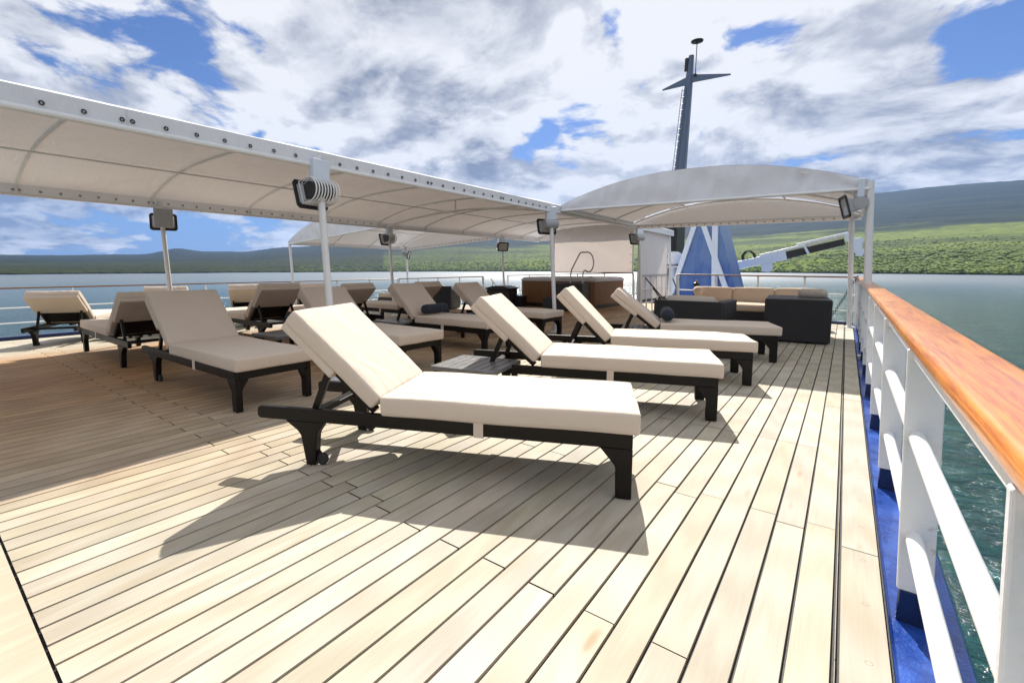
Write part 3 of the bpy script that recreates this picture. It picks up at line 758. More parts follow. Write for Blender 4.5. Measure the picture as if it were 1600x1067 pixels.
def side_canopy(label, xl, xr, zl, zr, y0, y1, rise, posts, poster, flat=2.2, purl=True):
    t = thing('canopy', label, 'canopy', ((xl+xr)/2, y0, zd((xl+xr)/2))); inv = Matrix.Translation((-(xl+xr)/2, -y0, -zd((xl+xr)/2)))
    fabric_sheet('canopy_fabric', xl, xr, zl, zr, rise, y0, y1, t, inv, band=.09, gable0=True, flat=flat, yoff=y0, panel=1.2)
    n = 3
    for i in range(n+1): hoop(t, inv, y0+.03+(y1-y0-.06)*i/n, xl, xr, zl, zr, rise, flat, off=.045)
    for x, z in ((xl, zl), (xr, zr)): rod(t, inv, (x, y0, z), (x, y1, z), .022, 'eave_rail')
    for y in (y0-.005, y1): rod(t, inv, (xl, y, zl-.0), (xr, y, zr-.0), .022, 'eave_rail')
    for f in (.28, .5, .72):
        x = xl+(xr-xl)*f; z = vault(x, xl, xr, zl, zr, rise, flat)+.03; rod(t, inv, (x, y0+.05, z), (x, y1, z), .014, 'purlin')
    # low rear flap with eyelets
    mb = MB(); vs = []; fs = []; m = 40
    for i in range(m+1):
        x = xl+(xr-xl)*i/m; zb = zl+(zr-zl)*i/m; zt = vault(x, xl, xr, zl, zr, rise, flat)+.085
        vs += [(x, y1+.03, zb-.075), (x, y1+.03, zb+.05), (x, y1+.025, zt)]
    for i in range(m): fs += [(3*i, 3*i+3, 3*i+4, 3*i+1), (3*i+1, 3*i+4, 3*i+5, 3*i+2)]
    mb.add(vs, fs); o = mb.build('rear_flap', 'awning', smooth=True); o.parent = t; o.matrix_parent_inverse = inv
    for i in range(26): 
        x = xl+(xr-xl)*(i+.5)/26; z = zl+(zr-zl)*(i+.5)/26; add_eyelet(t, inv, (x, y1+.018, z-.03), (0, -1, 0))
    for p in posts: post(t, inv, p, r=poster)
    return t
side_canopy('white arched canopy at the starboard stern shading the tan sofa beside the near handrail', -4.02, .165, 2.12, 2.06, 7.4, 11.0, .385, [(.165, 7.42, 2.06), (.02, 11.0, 2.02)], .040)
side_canopy('distant white arched canopy over the port stern beyond the long awning', -12.82, -8.66, 1.83, 2.09, 7.25, 11.6, .43, [(-12.82, 7.27, 1.83), (-12.6, 11.6, 1.84)], .036)
# white fabric screens around the hot tub
def screen(label, a, b, zb, zt, name='fabric_screen'):
    t = thing(name, label, 'screen', (a[0], a[1], 0)); inv = Matrix.Translation((-a[0], -a[1], 0))
    mb = MB(); vs = []; fs = []; m, k = 36, 14; A, B = Vector((a[0], a[1], 0)), Vector((b[0], b[1], 0)); d = (B-A); n = Vector((-d.y, d.x, 0)).normalized()
    for i in range(m+1):
        for j in range(k+1):
            u, v = i/m, j/k; q = A+d*u; w = .02*noise.noise(Vector((u*4+v*3, v*2.5, a[0])))+.012*sin(u*9+v*8)
            vs.append(tuple(q+n*w*sin(pi*u)+Vector((0, 0, zb+(zt-zb)*v))))
    for i in range(m):
        for j in range(k): c = i*(k+1)+j; fs.append((c, c+k+1, c+k+2, c+1))
    mb.add(vs, fs); o = mb.build('screen_panel', 'screen', smooth=True, angle=80); o.parent = t; o.matrix_parent_inverse = inv
    for q in (A, B): rod(t, inv, (q.x, q.y, zb-.03), (q.x, q.y, zt+.03), .022, 'screen_pole')
    rod(t, inv, (A.x, A.y, zb), (B.x, B.y, zb), .014, 'hem_bar', 'darksteel')
    for j in range(7): add_eyelet(t, inv, tuple(B-d.normalized()*.06+n*-.02+Vector((0, 0, zb+.1+(zt-zb-.2)*j/6))), (0, -1, 0) if abs(d.x) > abs(d.y) else (1, 0, 0))
    for i in range(12): add_eyelet(t, inv, tuple(A+d*((i+.5)/12)+n*-.02+Vector((0, 0, zt-.05))), (0, -1, 0) if abs(d.x) > abs(d.y) else (1, 0, 0))
    return t
screen('white fabric screen laced up behind the hot tub', (-7.95, 14.16), (-5.2, 14.16), .99, 2.55)
screen('white fabric side screen beside the stair rails right of the hot tub', (-4.1, 11.55), (-4.17, 14.15), .30, 2.12)

# ------------------------------------------------------------------ floodlights
def floodlight(loc, rz, label, tilt=.25, plate=True, scale=1., fins=True, front=False):
    t = thing('floodlight', label, 'floodlight', loc, rz, 'floodlights on the awning poles')
    T0 = Tm((0, 0, 0), ry=tilt)
    if plate:
        mb = MB(); mb.box(-.055, .015, -.10, .10, .07, .30); mb.build('junction_box', 'paleblue', t, bevel=.012)
    # faces local +X, housing behind at -X
    mb = MB(); a, b, ia, ib = .185, .140, .152, .106
    ov = [(-a*.85, b), (a*.85, b), (a, b*.8), (a, -b*.8), (a*.85, -b), (-a*.85, -b), (-a, -b*.8), (-a, b*.8)]
    iv = [(p[0]/a*ia, p[1]/b*ib) for p in ov]; n = 8
    vs = [(.11, y, z) for y, z in ov]+[(.13, y, z) for y, z in ov]+[(.13, y, z) for y, z in iv]+[(.11, y, z) for y, z in iv]
    fs = []
    for r0 in range(4):
        for k in range(n): fs.append((r0*n+k, r0*n+(k+1) % n, ((r0+1) % 4)*n+(k+1) % n, ((r0+1) % 4)*n+k))
    mb.add(vs, fs, T0); mb.build('lamp_frame', 'black', t, bevel=.004)
    mb = MB(); sc = [(.12, 1.), (.07, .82), (.03, .5)]; vs = []
    for x, k in sc: vs += [(x-.006, y*k, z*k) for y, z in iv]
    fs = [(r0*n+k, r0*n+(k+1) % n, (r0+1)*n+(k+1) % n, (r0+1)*n+k) for r0 in range(2) for k in range(n)]+[tuple(2*n+k for k in range(n))]
    mb.add(vs, fs, T0); mb.build('reflector', 'grey', t)
    mb = MB(); mb.add([(.118, y*.99, z*.99) for y, z in iv], [tuple(range(n))], T0); mb.build('lens', 'glass', t)
    mb = MB(); mb.tube([(-.02, -.125, 0), (-.02, .125, 0)], .075, 16, T0); mb.box(-.02, .10, -.12, .12, -.07, .07, T0); mb.build('housing', 'black' if fins else 'grey', t, smooth=True, angle=40)
    if fins:
        for k in range(9):
            y = -.14+.28*k/8; mb = MB(); R1 = .112
            pr = [(.085, y, -R1*.95), (.085, y, R1*.95)]+[(-.02+R1*cos(radians(an)), y, R1*sin(radians(an))) for an in range(90, 271, 18)]+[(.085, y, -R1*.95)]
            mb.tube(pr, .0068, 6, T0); mb.build('cooling_fin', 'white', t, smooth=True, angle=60)
    if front:
        mb = MB(); mb.box(-.19, -.15, -.125, .125, -.13, .15); mb.build('back_plate', 'grey', t, bevel=.012)
    t.scale = (scale,)*3
    return t
def lamp_on(x, y, zt, h, *a, **k):
    p = Vector((x, y, zt))-LEAN*h; return floodlight((p.x-.02, p.y, p.z), *a, **k)
lamp_on(XR, 2.62, EZ, .24, pi+.15, 'finned floodlight with white box on the large near awning pole')
lamp_on(XL+.1, 2.74, EZ, .20, pi-.30, 'floodlight with plain grey back on the far left awning pole', fins=False, front=True, plate=False)
lamp_on(XL, 7.4, EZ, .25, pi+.2, 'finned floodlight on the awning pole above the lounger with dark bolster')
lamp_on(XR, 7.07, EZ, .22, pi-.5, 'floodlight with rounded grey back on the pole where awning and canopy meet', fins=False)
lamp_on(XR, 11.4, EZ, .22, pi-.4, 'floodlight beside the hot tub screens on the rear awning pole', fins=False)
lamp_on(XL, 12.0, EZ, .25, -.5, 'floodlight on the thin rear awning pole left of the hot tub')
lamp_on(.06, 7.46, 2.06, .17, pi+.2, 'floodlight with black rim hung in the starboard canopy corner beside the handrail', fins=False)
lamp_on(-12.6, 11.6, 1.84, .2, .6, 'small floodlight seen face on under the distant port canopy', fins=False)

# ------------------------------------------------------------------ loungers
BA = radians(42)
HINGE = Vector((-1.345, 0, .350))
WID = .636
def side_profile_leg_foot():
    return [(0, .003), (0, .248), (-.152, .248), (-.140, .235), (-.085, .168), (-.077, .150), (-.074, .003)]
def side_profile_leg_wheel():
    return [(-1.745, .003), (-1.690, .003), (-1.676, .17), (-1.668, .192), (-1.628, .248), (-1.870, .248), (-1.795, .196), (-1.775, .17)]
def lounger_proto():
    root = thing('sun_lounger', 'proto', 'sun lounger', (0, 0, 0))
    y = WID/2
    for s in (-1, 1):
        a, b = sorted((s*y, s*(y-.036)))
        mb = MB(); r = .022
        prof = [(-.001, .2485), (-.001, .322), (-2.03, .322), (-2.043, .317), (-2.05, .305), (-2.05, .268), (-2.043, .256), (-2.03, .2505)]
        mb.prism(prof, a, b, 'y'); mb.build('side_rail', 'dark', root, bevel=.005)
        a2, b2 = sorted((s*(y-.001), s*(y-.052)))
        mb = MB(); mb.prism(side_profile_leg_foot(), a2, b2, 'y'); mb.build('leg', 'dark', root, bevel=.005)
        mb = MB(); mb.prism(side_profile_leg_wheel(), a2, b2, 'y'); lg = mb.build('leg', 'dark', root, bevel=.005)
        mb = MB(); yc = s*(y-.028)
        mb.prism([(-1.70+.0, .03), (-1.70, .10), (-1.67, .075), (-1.655, .05)], yc-.008, yc+.008, 'y')
        mb.build('wheel_fork', 'dark', lg)
        mb = MB(); mb.lathe([(.012, -.013), (.026, -.014), (.034, -.008), (.034, .008), (.026, .014), (.012, .013)], 20, Matrix.Translation((-1.658, s*(y-.028), .0345)) @ Matrix.Rotation(pi/2, 4, 'X'))
        mb.build('wheel', 'rubber', root, smooth=True, angle=30)
        # strut and its hinge
        u, n_ = Vector((-cos(BA), 0, sin(BA))), Vector((sin(BA), 0, cos(BA)))
        p0 = HINGE+u*.33+n_*-.03; p1 = Vector((-1.715, 0, .30)); ys = s*(y-.060)
        dv = (p1-p0).normalized(); nv = Vector((-dv.z, 0, dv.x)); w = .019
        mb = MB(); mb.prism([((p0+nv*w).x, (p0+nv*w).z), ((p1+nv*w).x, (p1+nv*w).z), ((p1-nv*w).x, (p1-nv*w).z), ((p0-nv*w).x, (p0-nv*w).z)], ys-.013, ys+.013, 'y')
        mb.build('strut', 'dark', root, bevel=.003)
    mb = MB(); mb.box(-.034, -.003, -y+.0365, y-.0365, .2525, .319)
    for s in (-1, 1):
        yy = s*(y-.0525); mb.prism([(yy, .252), (yy-s*.055, .252), (yy-s*.012, .19), (yy, .16)], -.034, -.004, 'x')
    mb.build('end_board', 'dark', root, bevel=.004)
    mb = MB(); mb.box(-1.76, -1.70, -y+.037, y-.037, .262, .292); mb.build('cross_bar', 'dark', root, bevel=.003)
    mb = MB(); x = -1.27
    while x < -.06: mb.box(x, x+.052, -y+.037, y-.037, .292, .310); x += .074
    mb.box(-1.30, -.04, -.02, .02, .27, .2915); mb.build('slat_base', 'dark', root)
    # backrest frame in its own plane
    u, n_ = Vector((-cos(BA), 0, sin(BA))), Vector((sin(BA), 0, cos(BA)))
    TB = Matrix(((u.x, 0, n_.x, HINGE.x), (0, 1, 0, 0), (u.z, 0, n_.z, HINGE.z), (0, 0, 0, 1)))
    mb = MB(); w = y-.045
    mb.box(-.02, .56, -w, -w+.042, -.036, .002, TB); mb.box(-.02, .56, w-.042, w, -.036, .002, TB)
    x = .0
    while x < .53: mb.box(x, x+.066, -w+.0425, w-.0425, -.022, .0, TB); x += .072
    mb.build('backrest_frame', 'dark', root, bevel=.003)
    return root, TB
PROTO, TBACK = lounger_proto()
def seat_cushion_mesh(seed, lump=0.):
    mb = MB(); mb.pad(1.318, WID+.012, .104, r=.016, puff=.006, nx=30, ny=12, nz=3, lump=lump, seed=seed, T=Matrix.Translation((-1.285, 0, .318)))
    return mb
def back_cushion_mesh(seed):
    mb = MB(); mb.pad(.685, WID+.006, .090, r=.017, puff=.007, nx=16, ny=12, nz=3, seed=seed, T=TBACK @ Matrix.Translation((-.005, 0, .004)))
    return mb
def flap_mesh(seed):
    mb = MB(); L = .40
    mb.pad(L, WID+.004, .052, r=.012, puff=.003, nx=10, ny=10, nz=2, seed=seed+3, T=TBACK @ Matrix.Translation((.278, 0, -.043)))
    # taper the flap towards the frame at its lower edge
    o = len(mb.v)
    return mb
def welt(pts, r=.0028):
    mb = MB(); mb.tube(pts, r, 6, caps=False); return mb
VARIANTS = []
for sd in range(4):
    r_ = {}
    r_['seat'] = seat_cushion_mesh(sd, [.0, .004, .022, .006][sd]).build('seat_cushion', 'cushion', smooth=True, angle=180)
    r_['back'] = back_cushion_mesh(sd).build('back_cushion', 'cushion', smooth=True, angle=180)
    r_['flap'] = flap_mesh(sd).build('cover_flap', 'cushion', smooth=True, angle=180)
    h = WID/2+.0075
    x0, x1 = -1.262, .010; z = .342
    r_['w1'] = welt([(x0, -h, z), (x1, -h, z), (x1+.020, -h+.022, z), (x1+.020, h-.022, z), (x1, h, z), (x0, h, z)]).build('piping', 'cushion', smooth=True)
    mb = MB()
    for s in (-1, 1):
        a, b = sorted((s*(WID/2+.0015), s*(WID/2+.0055))); mb.box(-.772, -.722, a, b, .245, .352)
    mb.box(-.772, -.722, -WID/2-.0015, WID/2+.0015, .243, .247)
    r_['strap'] = mb.build('strap', 'cushion')
    VARIANTS.append(r_)
def lounger(x, y, rz, label, group, var=0, back=0.):
    z = zd(x-math.cos(rz))
    r = copy_tree(PROTO); r.location = (x, y, z); r['label'] = label; r['group'] = group; r.rotation_euler = (0, 0, rz)
    if x < -9: r.rotation_euler = (0, math.atan((zd(x)-zd(x-2*cos(rz)))/(-2.0))*0, rz)
    v = VARIANTS[var]
    RB = Matrix.Translation(HINGE) @ Matrix.Rotation(back, 4, 'Y') @ Matrix.Translation(-HINGE)
    sc = share(v['seat'], r, Matrix.Identity(4)); w = share(v['w1'], sc, Matrix.Identity(4)); st = share(v['strap'], sc, Matrix.Identity(4))
    bc = share(v['back'], r, RB); fl = share(v['flap'], bc, Matrix.Identity(4))
    for c in r.children:
        if c.name.startswith('backrest_frame'): c.matrix_local = RB
        if c.name.startswith('strut') and back: c.matrix_local = Matrix.Translation((0, 0, 0))
    return r
GA, GB, GC, GD = 'loungers in the sunlit starboard row', 'shaded loungers facing starboard under the awning', 'shaded loungers seen from behind under the awning', 'loungers by the port railing'
lounger(-.867, 2.373, .426, 'nearest large sun lounger with bright white sunlit cushion in the foreground', GA, 0)
lounger(-.776, 3.879, .356, 'sunlit white lounger directly behind the slatted square table', GA, 1, .0)
lounger(-.739, 5.194, .347, 'sunlit lounger with rumpled wavy seat cushion, half in canopy shade', GA, 2, .07)
lounger(-.673, 6.610, .326, 'shaded grey looking lounger with dark round bolster in front of the wicker sofa', GA, 3, -.05)
lounger(-3.597, 1.871, .007, 'large shaded lounger on the left with foot end facing right, nearest under the awning', GB, 3, .03)
lounger(-3.54, 3.46, 0., 'shaded lounger whose backrest stands behind the near awning pole', GB, 0)
lounger(-3.66, 5.05, .03, 'shaded lounger carrying a dark blue grey bolster on its seat', GB, 1, .03)
lounger(-3.70, 6.58, .01, 'rear shaded lounger standing next to the awning pole before the hot tub', GB, 2, -.03)
lounger(-8.05, 1.86, 3.13, 'lounger turned away with tan back, tucked behind the large shaded left lounger', GC, 1, -.04)
lounger(-8.55, 3.66, 3.14, 'lounger with brown back seen from behind near a small dark table', GC, 0, .05)
lounger(-8.23, 4.84, 3.14, 'lounger with brown tapering back seen from behind, right of the near awning pole', GC, 3)
lounger(-8.05, 6.35, 3.12, 'small lounger seen from behind peeking over the lounger with dark bolster', GC, 1)
lounger(-10.93, 2.38, 2.635, 'leftmost lounger with tan back facing the water by the port railing', GD, 0, -.05)
lounger(-10.79, 3.77, 2.65, 'port lounger with thin white sunlit top edge showing behind the left awning pole', GD, 1)
lounger(-10.80, 5.15, 2.65, 'port lounger half hidden behind the brown backed lounger', GD, 3)
lounger(-11.20, 6.80, 2.65, 'farthest port lounger peeking out behind the near awning pole', GD, 0)
for c in list(PROTO.children):
    for g in list(c.children): bpy.data.objects.remove(g)
    bpy.data.objects.remove(c)
bpy.data.objects.remove(PROTO)
for v in VARIANTS:
    for o in v.values(): bpy.data.objects.remove(o)
# bolsters lying on two loungers
def bolster(loc, rz, L, r, mat, label, rx=0):
    mb = MB(); pts = []; rs = []
    for i in range(25):
        f = i/24; pts.append((0, L*(f-.5), 0)); e = min(f, 1-f)*L/(r*.75)
        rs.append(r*(sqrt(max(0, 1-(1-min(1, e))**2))*.85+.15*min(1, e))*(1+.03*sin(i*1.7)))
    mb.tube(pts, [max(.004, a) for a in rs], 18)
    o = mb.build('bolster_pillow', mat, smooth=True, angle=60); o.location = loc; o.rotation_euler = (rx, 0, rz)
    return tag(o, label, 'bolster', 'bolsters on the seats')
def on_lounger(x, y, t, lx, ly, lz): return (x+lx*cos(t)-ly*sin(t), y+lx*sin(t)+ly*cos(t), lz)
bolster(on_lounger(-.673, 6.61, .326, -1.20, -.01, .518), .326, .56, .078, 'navy', 'dark navy bolster on the grey looking lounger before the wicker sofa')
bolster(on_lounger(-3.66, 5.05, .03, -1.17, 0, .512), .03, .54, .072, 'navy', 'dark blue grey bolster on a shaded lounger under the awning')

# ------------------------------------------------------------------ side tables
def side_table(loc, rz, sx, sy, h, label, first=[None]):
    key = (sx, sy, h)
    if first[0] is None: first[0] = {}
    if key in first[0]:
        t = copy_tree(first[0][key]); t.location = loc; t.rotation_euler = (0, 0, rz); t['label'] = label; return t
    t = thing('side_table', label, 'side table', loc, rz, 'dark slatted side tables between the loungers')
    mb = MB(); n = 8; a, b = sx/2, sy/2; w = .045
    mb.box(-a, a, -b, -b+w, h-.036, h); mb.box(-a, a, b-w, b, h-.036, h)
    x = -a; sw = (2*a-.008*(n-1))/n
    for i in range(n): mb.box(x, x+sw, -b+w+.0005, b-w-.0005, h-.03, h-.001); x += sw+.008
    mb.build('table_top', 'tabletop', t, bevel=.002)
    for sx_ in (-1, 1):
        for sy_ in (-1, 1):
            cx, cy = sx_*(a-.04), sy_*(b-.04); mb = MB(); mb.box(cx-.022, cx+.022, cy-.022, cy+.022, .002, h-.0365); mb.build('leg', 'dark', t, bevel=.003)
    first[0][key] = t
    return t
side_table((-2.345, 2.92, 0), .20, .56, .54, .33, 'sunlit slatted grey table between the two nearest loungers')
side_table((-2.06, 6.10, 0), .30, .56, .54, .33, 'slatted dark table under the canopy between the rumpled and grey loungers')
side_table((-5.35, 2.93, 0), .05, .56, .54, .33, 'dark low table left of the foreground lounger backrest')
side_table((-5.30, 4.72, 0), .02, .56, .54, .33, 'dark low table beside the bolster lounger, left of its seat')
side_table((-5.05, 5.85, 0), .02, .56, .54, .33, 'dark low table between the two rear shaded loungers')
for i, (x, y) in enumerate(((-9.55, 2.35), (-9.5, 4.2), (-9.7, 5.7))):
    side_table((x, y, zd(x)), -.5, .46, .40, .30, ['dark table corner showing beside the leftmost lounger', 'dark table corner beside the tan backed port lounger', 'dark table corner behind the brown backed lounger'][i])

# ------------------------------------------------------------------ seating groups
def cushion_part(t, name, mat, lx, ly, lz, T, seed=0, puff=.018):
    mb = MB(); mb.pad(lx, ly, lz, r=.035, puff=puff, nx=12, ny=10, nz=3, seed=seed, T=T); return mb.build(name, mat, t, smooth=True, angle=180)
def tan_sofa(label, loc, rz, W_, arm_d, mats, bh=.60, mirror=False):
    """U shaped wicker sofa: back along +y side, arm running forward at +x end"""
    t = thing('wicker_sofa', label, 'sofa', loc, rz)
    mb = MB(); mb.box(-W_/2, W_/2, 0, .86, .03, .30); mb.build('base', 'wicker', t, bevel=.012)
    mb = MB(); mb.box(-W_/2, W_/2, .865, .96, .03, bh); mb.build('back', 'wicker', t, bevel=.015)
    n = 3; w = W_/n
    for i in range(n):
        x = -W_/2+w*i
        cushion_part(t, 'seat_cushion', mats, w-.012, .80, .13, Tm((x+.006, .43, .305)), i)
        cushion_part(t, 'back_cushion', mats, w-.02, .31, .15, Tm((x+.01, .83, .555), rx=radians(80)), i+5, .022)
    return t
s = tan_sofa('dark wicker sofa with three tan back cushions before the stern railing', (-1.42, 9.75, 0), 0, 2.15, .9, 'tan_cushion')
def wicker_end(label, name, cat, loc, rz, w, d, h, slope=.0):
    t = thing(name, label, cat, loc, rz)
    mb = MB(); mb.prism([(0, .02), (w, .02), (w, h), (0, h-slope)], 0, d, 'y'); mb.build('wicker_body', 'wicker', t, bevel=.018)
    return t
e = wicker_end('big dark wicker sofa end block standing in the shade by the railing', 'wicker_sofa', 'sofa end', (-.945, 8.18, 0), .08, .83, 1.30, .648)
cushion_part(e, 'seat_cushion', 'tan_cushion', .70, .9, .10, Tm((.06, .75, .646)), 3) if False else None
bolster((-.40, 9.05, .705), .15+pi/2-.35, .40, .075, 'greige', 'pale greige round bolster on the corner of the wicker sofa')
bolster((-2.36, 10.15, .66), .3, .40, .085, 'tan_cushion', 'tan bolster at the left end of the stern sofa')
a = thing('wicker_armchair', 'low dark wicker armchair with one pale cushion, back turned, left of the sofa', 'armchair', (-1.93, 7.62, 0), -.06)
mb = MB(); mb.box(-.51, .51, 0, .10, .02, .60); mb.build('back', 'wicker', a, bevel=.015)
mb = MB(); mb.box(-.51, .51, .105, .86, .02, .30); mb.build('base', 'wicker', a, bevel=.015)
for x in (-.51, .37):
    mb = MB(); mb.box(x, x+.14, .105, .88, .305, .60); mb.build('armrest', 'wicker', a, bevel=.015)
cushion_part(a, 'back_cushion', 'greige', .72, .36, .13, Tm((-.36, .25, .475), rx=radians(80)), 2, .02)
cushion_part(a, 'seat_cushion', 'tan_cushion', .72, .62, .12, Tm((-.36, .50, .305)), 2, .02)
# port side group
s2 = tan_sofa('distant brown cushioned wicker sofa at the port stern behind the loungers', (-11.0, 9.9, zd(-11.0)), 0, 2.3, .9, 'tan_cushion')
c2 = thing('wicker_armchair', 'black wicker armchair with its back turned between the two rear shaded loungers', 'armchair', (-9.05, 9.3, zd(-9.05)), .35)
mb = MB(); mb.box(-.55, .55, 0, .10, .02, .66); mb.build('back', 'wicker', c2, bevel=.015)
mb = MB(); mb.box(-.55, .55, .105, .75, .02, .30); mb.build('base', 'wicker', c2, bevel=.015)
for x in (-.55, .44):
    mb = MB(); mb.box(x, x+.11, .105, .78, .305, .56); mb.build('armrest', 'wicker', c2, bevel=.015)
cushion_part(c2, 'seat_cushion', 'cushion', .85, .55, .11, Tm((-.43, .45, .305)), 2, .02)
bn = thing('wicker_bin', 'black wicker towel bin with domed lid left of the hot tub', 'bin', (-7.85, 10.95, zd(-7.85)), .2)
mb = MB(); mb.box(-.36, .36, -.30, .30, .02, .52); mb.build('bin_body', 'wicker', bn, bevel=.02)
mb = MB(); mb.prism([(-.39, .525), (.39, .525), (.39, .57), (.15, .625), (-.15, .625), (-.39, .57)], -.33, .33, 'y'); mb.build('lid', 'wicker', bn, bevel=.012)
b2 = thing('wicker_box', 'low black wicker box against the left side of the hot tub', 'box', (-7.55, 11.30, 0), .1)
mb = MB(); mb.box(-.22, .22, -.2, .2, .02, .30); mb.build('box_body', 'wicker', b2, bevel=.015)
mb = MB(); mb.box(-.235, .235, -.215, .215, .301, .335); mb.build('lid', 'wicker', b2, bevel=.008)

# ------------------------------------------------------------------ hot tub
def hot_tub():
    t = thing('hot_tub', 'hot tub with brown slatted cabinet and pale grey rim in front of the white screen', 'hot tub', (-6.55, 12.85, 0))
    def ring(w, d, r, n=6):
        pts = []
        for cx, cy, a0 in ((w-r, d-r, 0), (-w+r, d-r, 90), (-w+r, -d+r, 180), (w-r, -d+r, 270)):
            for i in range(n+1): a = radians(a0+90*i/n); pts.append((cx+r*cos(a), cy+r*sin(a)))
        return pts
    def loft(levels):
        mb = MB(); n = len(levels[0][0]); vs = [(x, y, z) for pr, z in levels for x, y in pr]
        fs = [(i*n+k, i*n+(k+1) % n, (i+1)*n+(k+1) % n, (i+1)*n+k) for i in range(len(levels)-1) for k in range(n)]
        fs += [tuple(range(n-1, -1, -1)), tuple((len(levels)-1)*n+k for k in range(n))]; mb.add(vs, fs); return mb
    w, d = 1.19, 1.12
    loft([(ring(w-.04, d-.04, .12), 0.005), (ring(w-.04, d-.04, .12), .115)]).build('plinth', 'black', t)
    loft([(ring(w, d, .14), .116), (ring(w, d, .14), .755)]).build('cabinet', 'tub', t, smooth=True, angle=30)
    mb = MB(); lv = [(ring(w+.015, d+.015, .15), .756), (ring(w+.02, d+.02, .15), .80), (ring(w-.04, d-.04, .15), .865), (ring(w-.16, d-.16, .2), .875), (ring(w-.22, d-.22, .2), .84), (ring(w-.3, d-.3, .2), .45)]
    loft(lv).build('tub_shell', 'shell', t, smooth=True, angle=50)
    mb = MB(); mb.lathe([(.05, .866), (.05, .888), (.03, .895)], 16, Matrix.Translation((.93, -.75, .006))); mb.build('control_knob', 'darksteel', t, smooth=True, angle=40)
    st = thing('tub_steps', 'black steps leading up to the front of the hot tub', 'steps', (-5.88, 11.6, 0))
    mb = MB(); mb.box(-.47, .42, -.36, .09, .01, .72); mb.build('upper_step', 'black', st, bevel=.01)
    mb = MB(); mb.box(-.55, .42, -.72, -.365, .01, .34); mb.build('lower_step', 'black', st, bevel=.01)
    g = thing('grab_rail', 'bent steel grab rail rising above the hot tub steps', 'grab rail', (-6.1, 11.62, 0))
    def P(x, z): return Vector((x, 0, z))
    path = [P(-.03, .56), P(-.03, .95), P(-.02, 1.02), P(.0, 1.10), P(.22, 1.50), P(.245, 1.535), P(.28, 1.55), P(.47, 1.55), P(.54, 1.52), P(.60, 1.44), P(.635, 1.33), P(.635, 1.20), P(.60, 1.10), P(.55, 1.04), P(.49, 1.02), P(.43, 1.055), P(.385, 1.07), P(.345, 1.03), P(.335, .95), P(.33, .56)]
    mb = MB(); mb.tube(path, .019, 10); mb.build('rail_tube', 'steel', g, smooth=True, angle=80)
    g.location = (-5.93, 11.55, 0)
hot_tub()

# ------------------------------------------------------------------ stair rails and lashings at the stern
def stair(label, pts, r, mat, name='stair_rail', cat='stair rail'):
    p0 = Vector(pts[0][0]); t = thing(name, label, cat, p0); inv = Matrix.Translation(-p0)
    for seg in pts:
        mb = MB(); mb.tube(seg, r, 8); o = mb.build('rail_tube', mat, smooth=True, angle=60); o.parent = t; o.matrix_parent_inverse = inv
    return t
light_rail('white railing with grey top bar beside the stairs right of the hot tub', ((-4.08, 11.62), (-4.16, 14.1)), (.94, .94), 6, top_mat='grey', pr=.018, bars=(.25, .62))
stair('pair of dark sloping stair handrails beside the white side screen', [[(-3.98, 11.75, .88), (-3.15, 11.5, .06)], [(-3.9, 12.1, .62), (-3.4, 11.8, .12)]], .016, 'darksteel')
stair('dark sloping stair handrail by the white funnel brace', [[(-3.55, 12.6, .84), (-3.2, 12.2, .30)], [(-3.5, 12.5, .45), (-3.3, 12.2, .2)]], .016, 'darksteel')
stair('grey steel stair handrail left of the wicker towel bin', [[(-8.86, 11.75, .80), (-8.15, 11.6, .22)], [(-8.78, 11.75, .10), (-8.78, 11.75, .72)]], .016, 'steel')
stair('white sloping stair handrail just left of the hot tub', [[(-8.55, 13.2, .78), (-7.85, 13.0, .30)], [(-7.85, 13.0, .0), (-7.85, 13.0, .30)]], .014, 'white')
def lashing():
    a, b = Vector((.19, 11.36, .98)), Vector((-.20, 11.40, .10)); t = thing('lashing_chain', 'dark chain with turnbuckle lashed from the railing corner down to the deck', 'chain', b); inv = Matrix.Translation(-b)
    n = 26; d = (b-a)/n
    for i in range(n):
        if 5 <= i <= 8: continue
        mb = MB(); q = a+d*(i+.5); rot = d.to_track_quat('X', 'Z').to_matrix().to_4x4()
        mb.torus(.019, .0055, 10, 5, Matrix.Translation(q) @ rot @ Matrix.Rotation(pi/2*(i % 2), 4, 'X') @ Matrix.Scale(1.25, 4, (1, 0, 0)))
        o = mb.build('chain_link', 'darksteel', smooth=True); o.parent = t; o.matrix_parent_inverse = inv
    mb = MB(); mb.tube([a+d*5, a+d*9], .017, 8); o = mb.build('turnbuckle', 'darksteel', smooth=True, angle=60); o.parent = t; o.matrix_parent_inverse = inv
lashing()

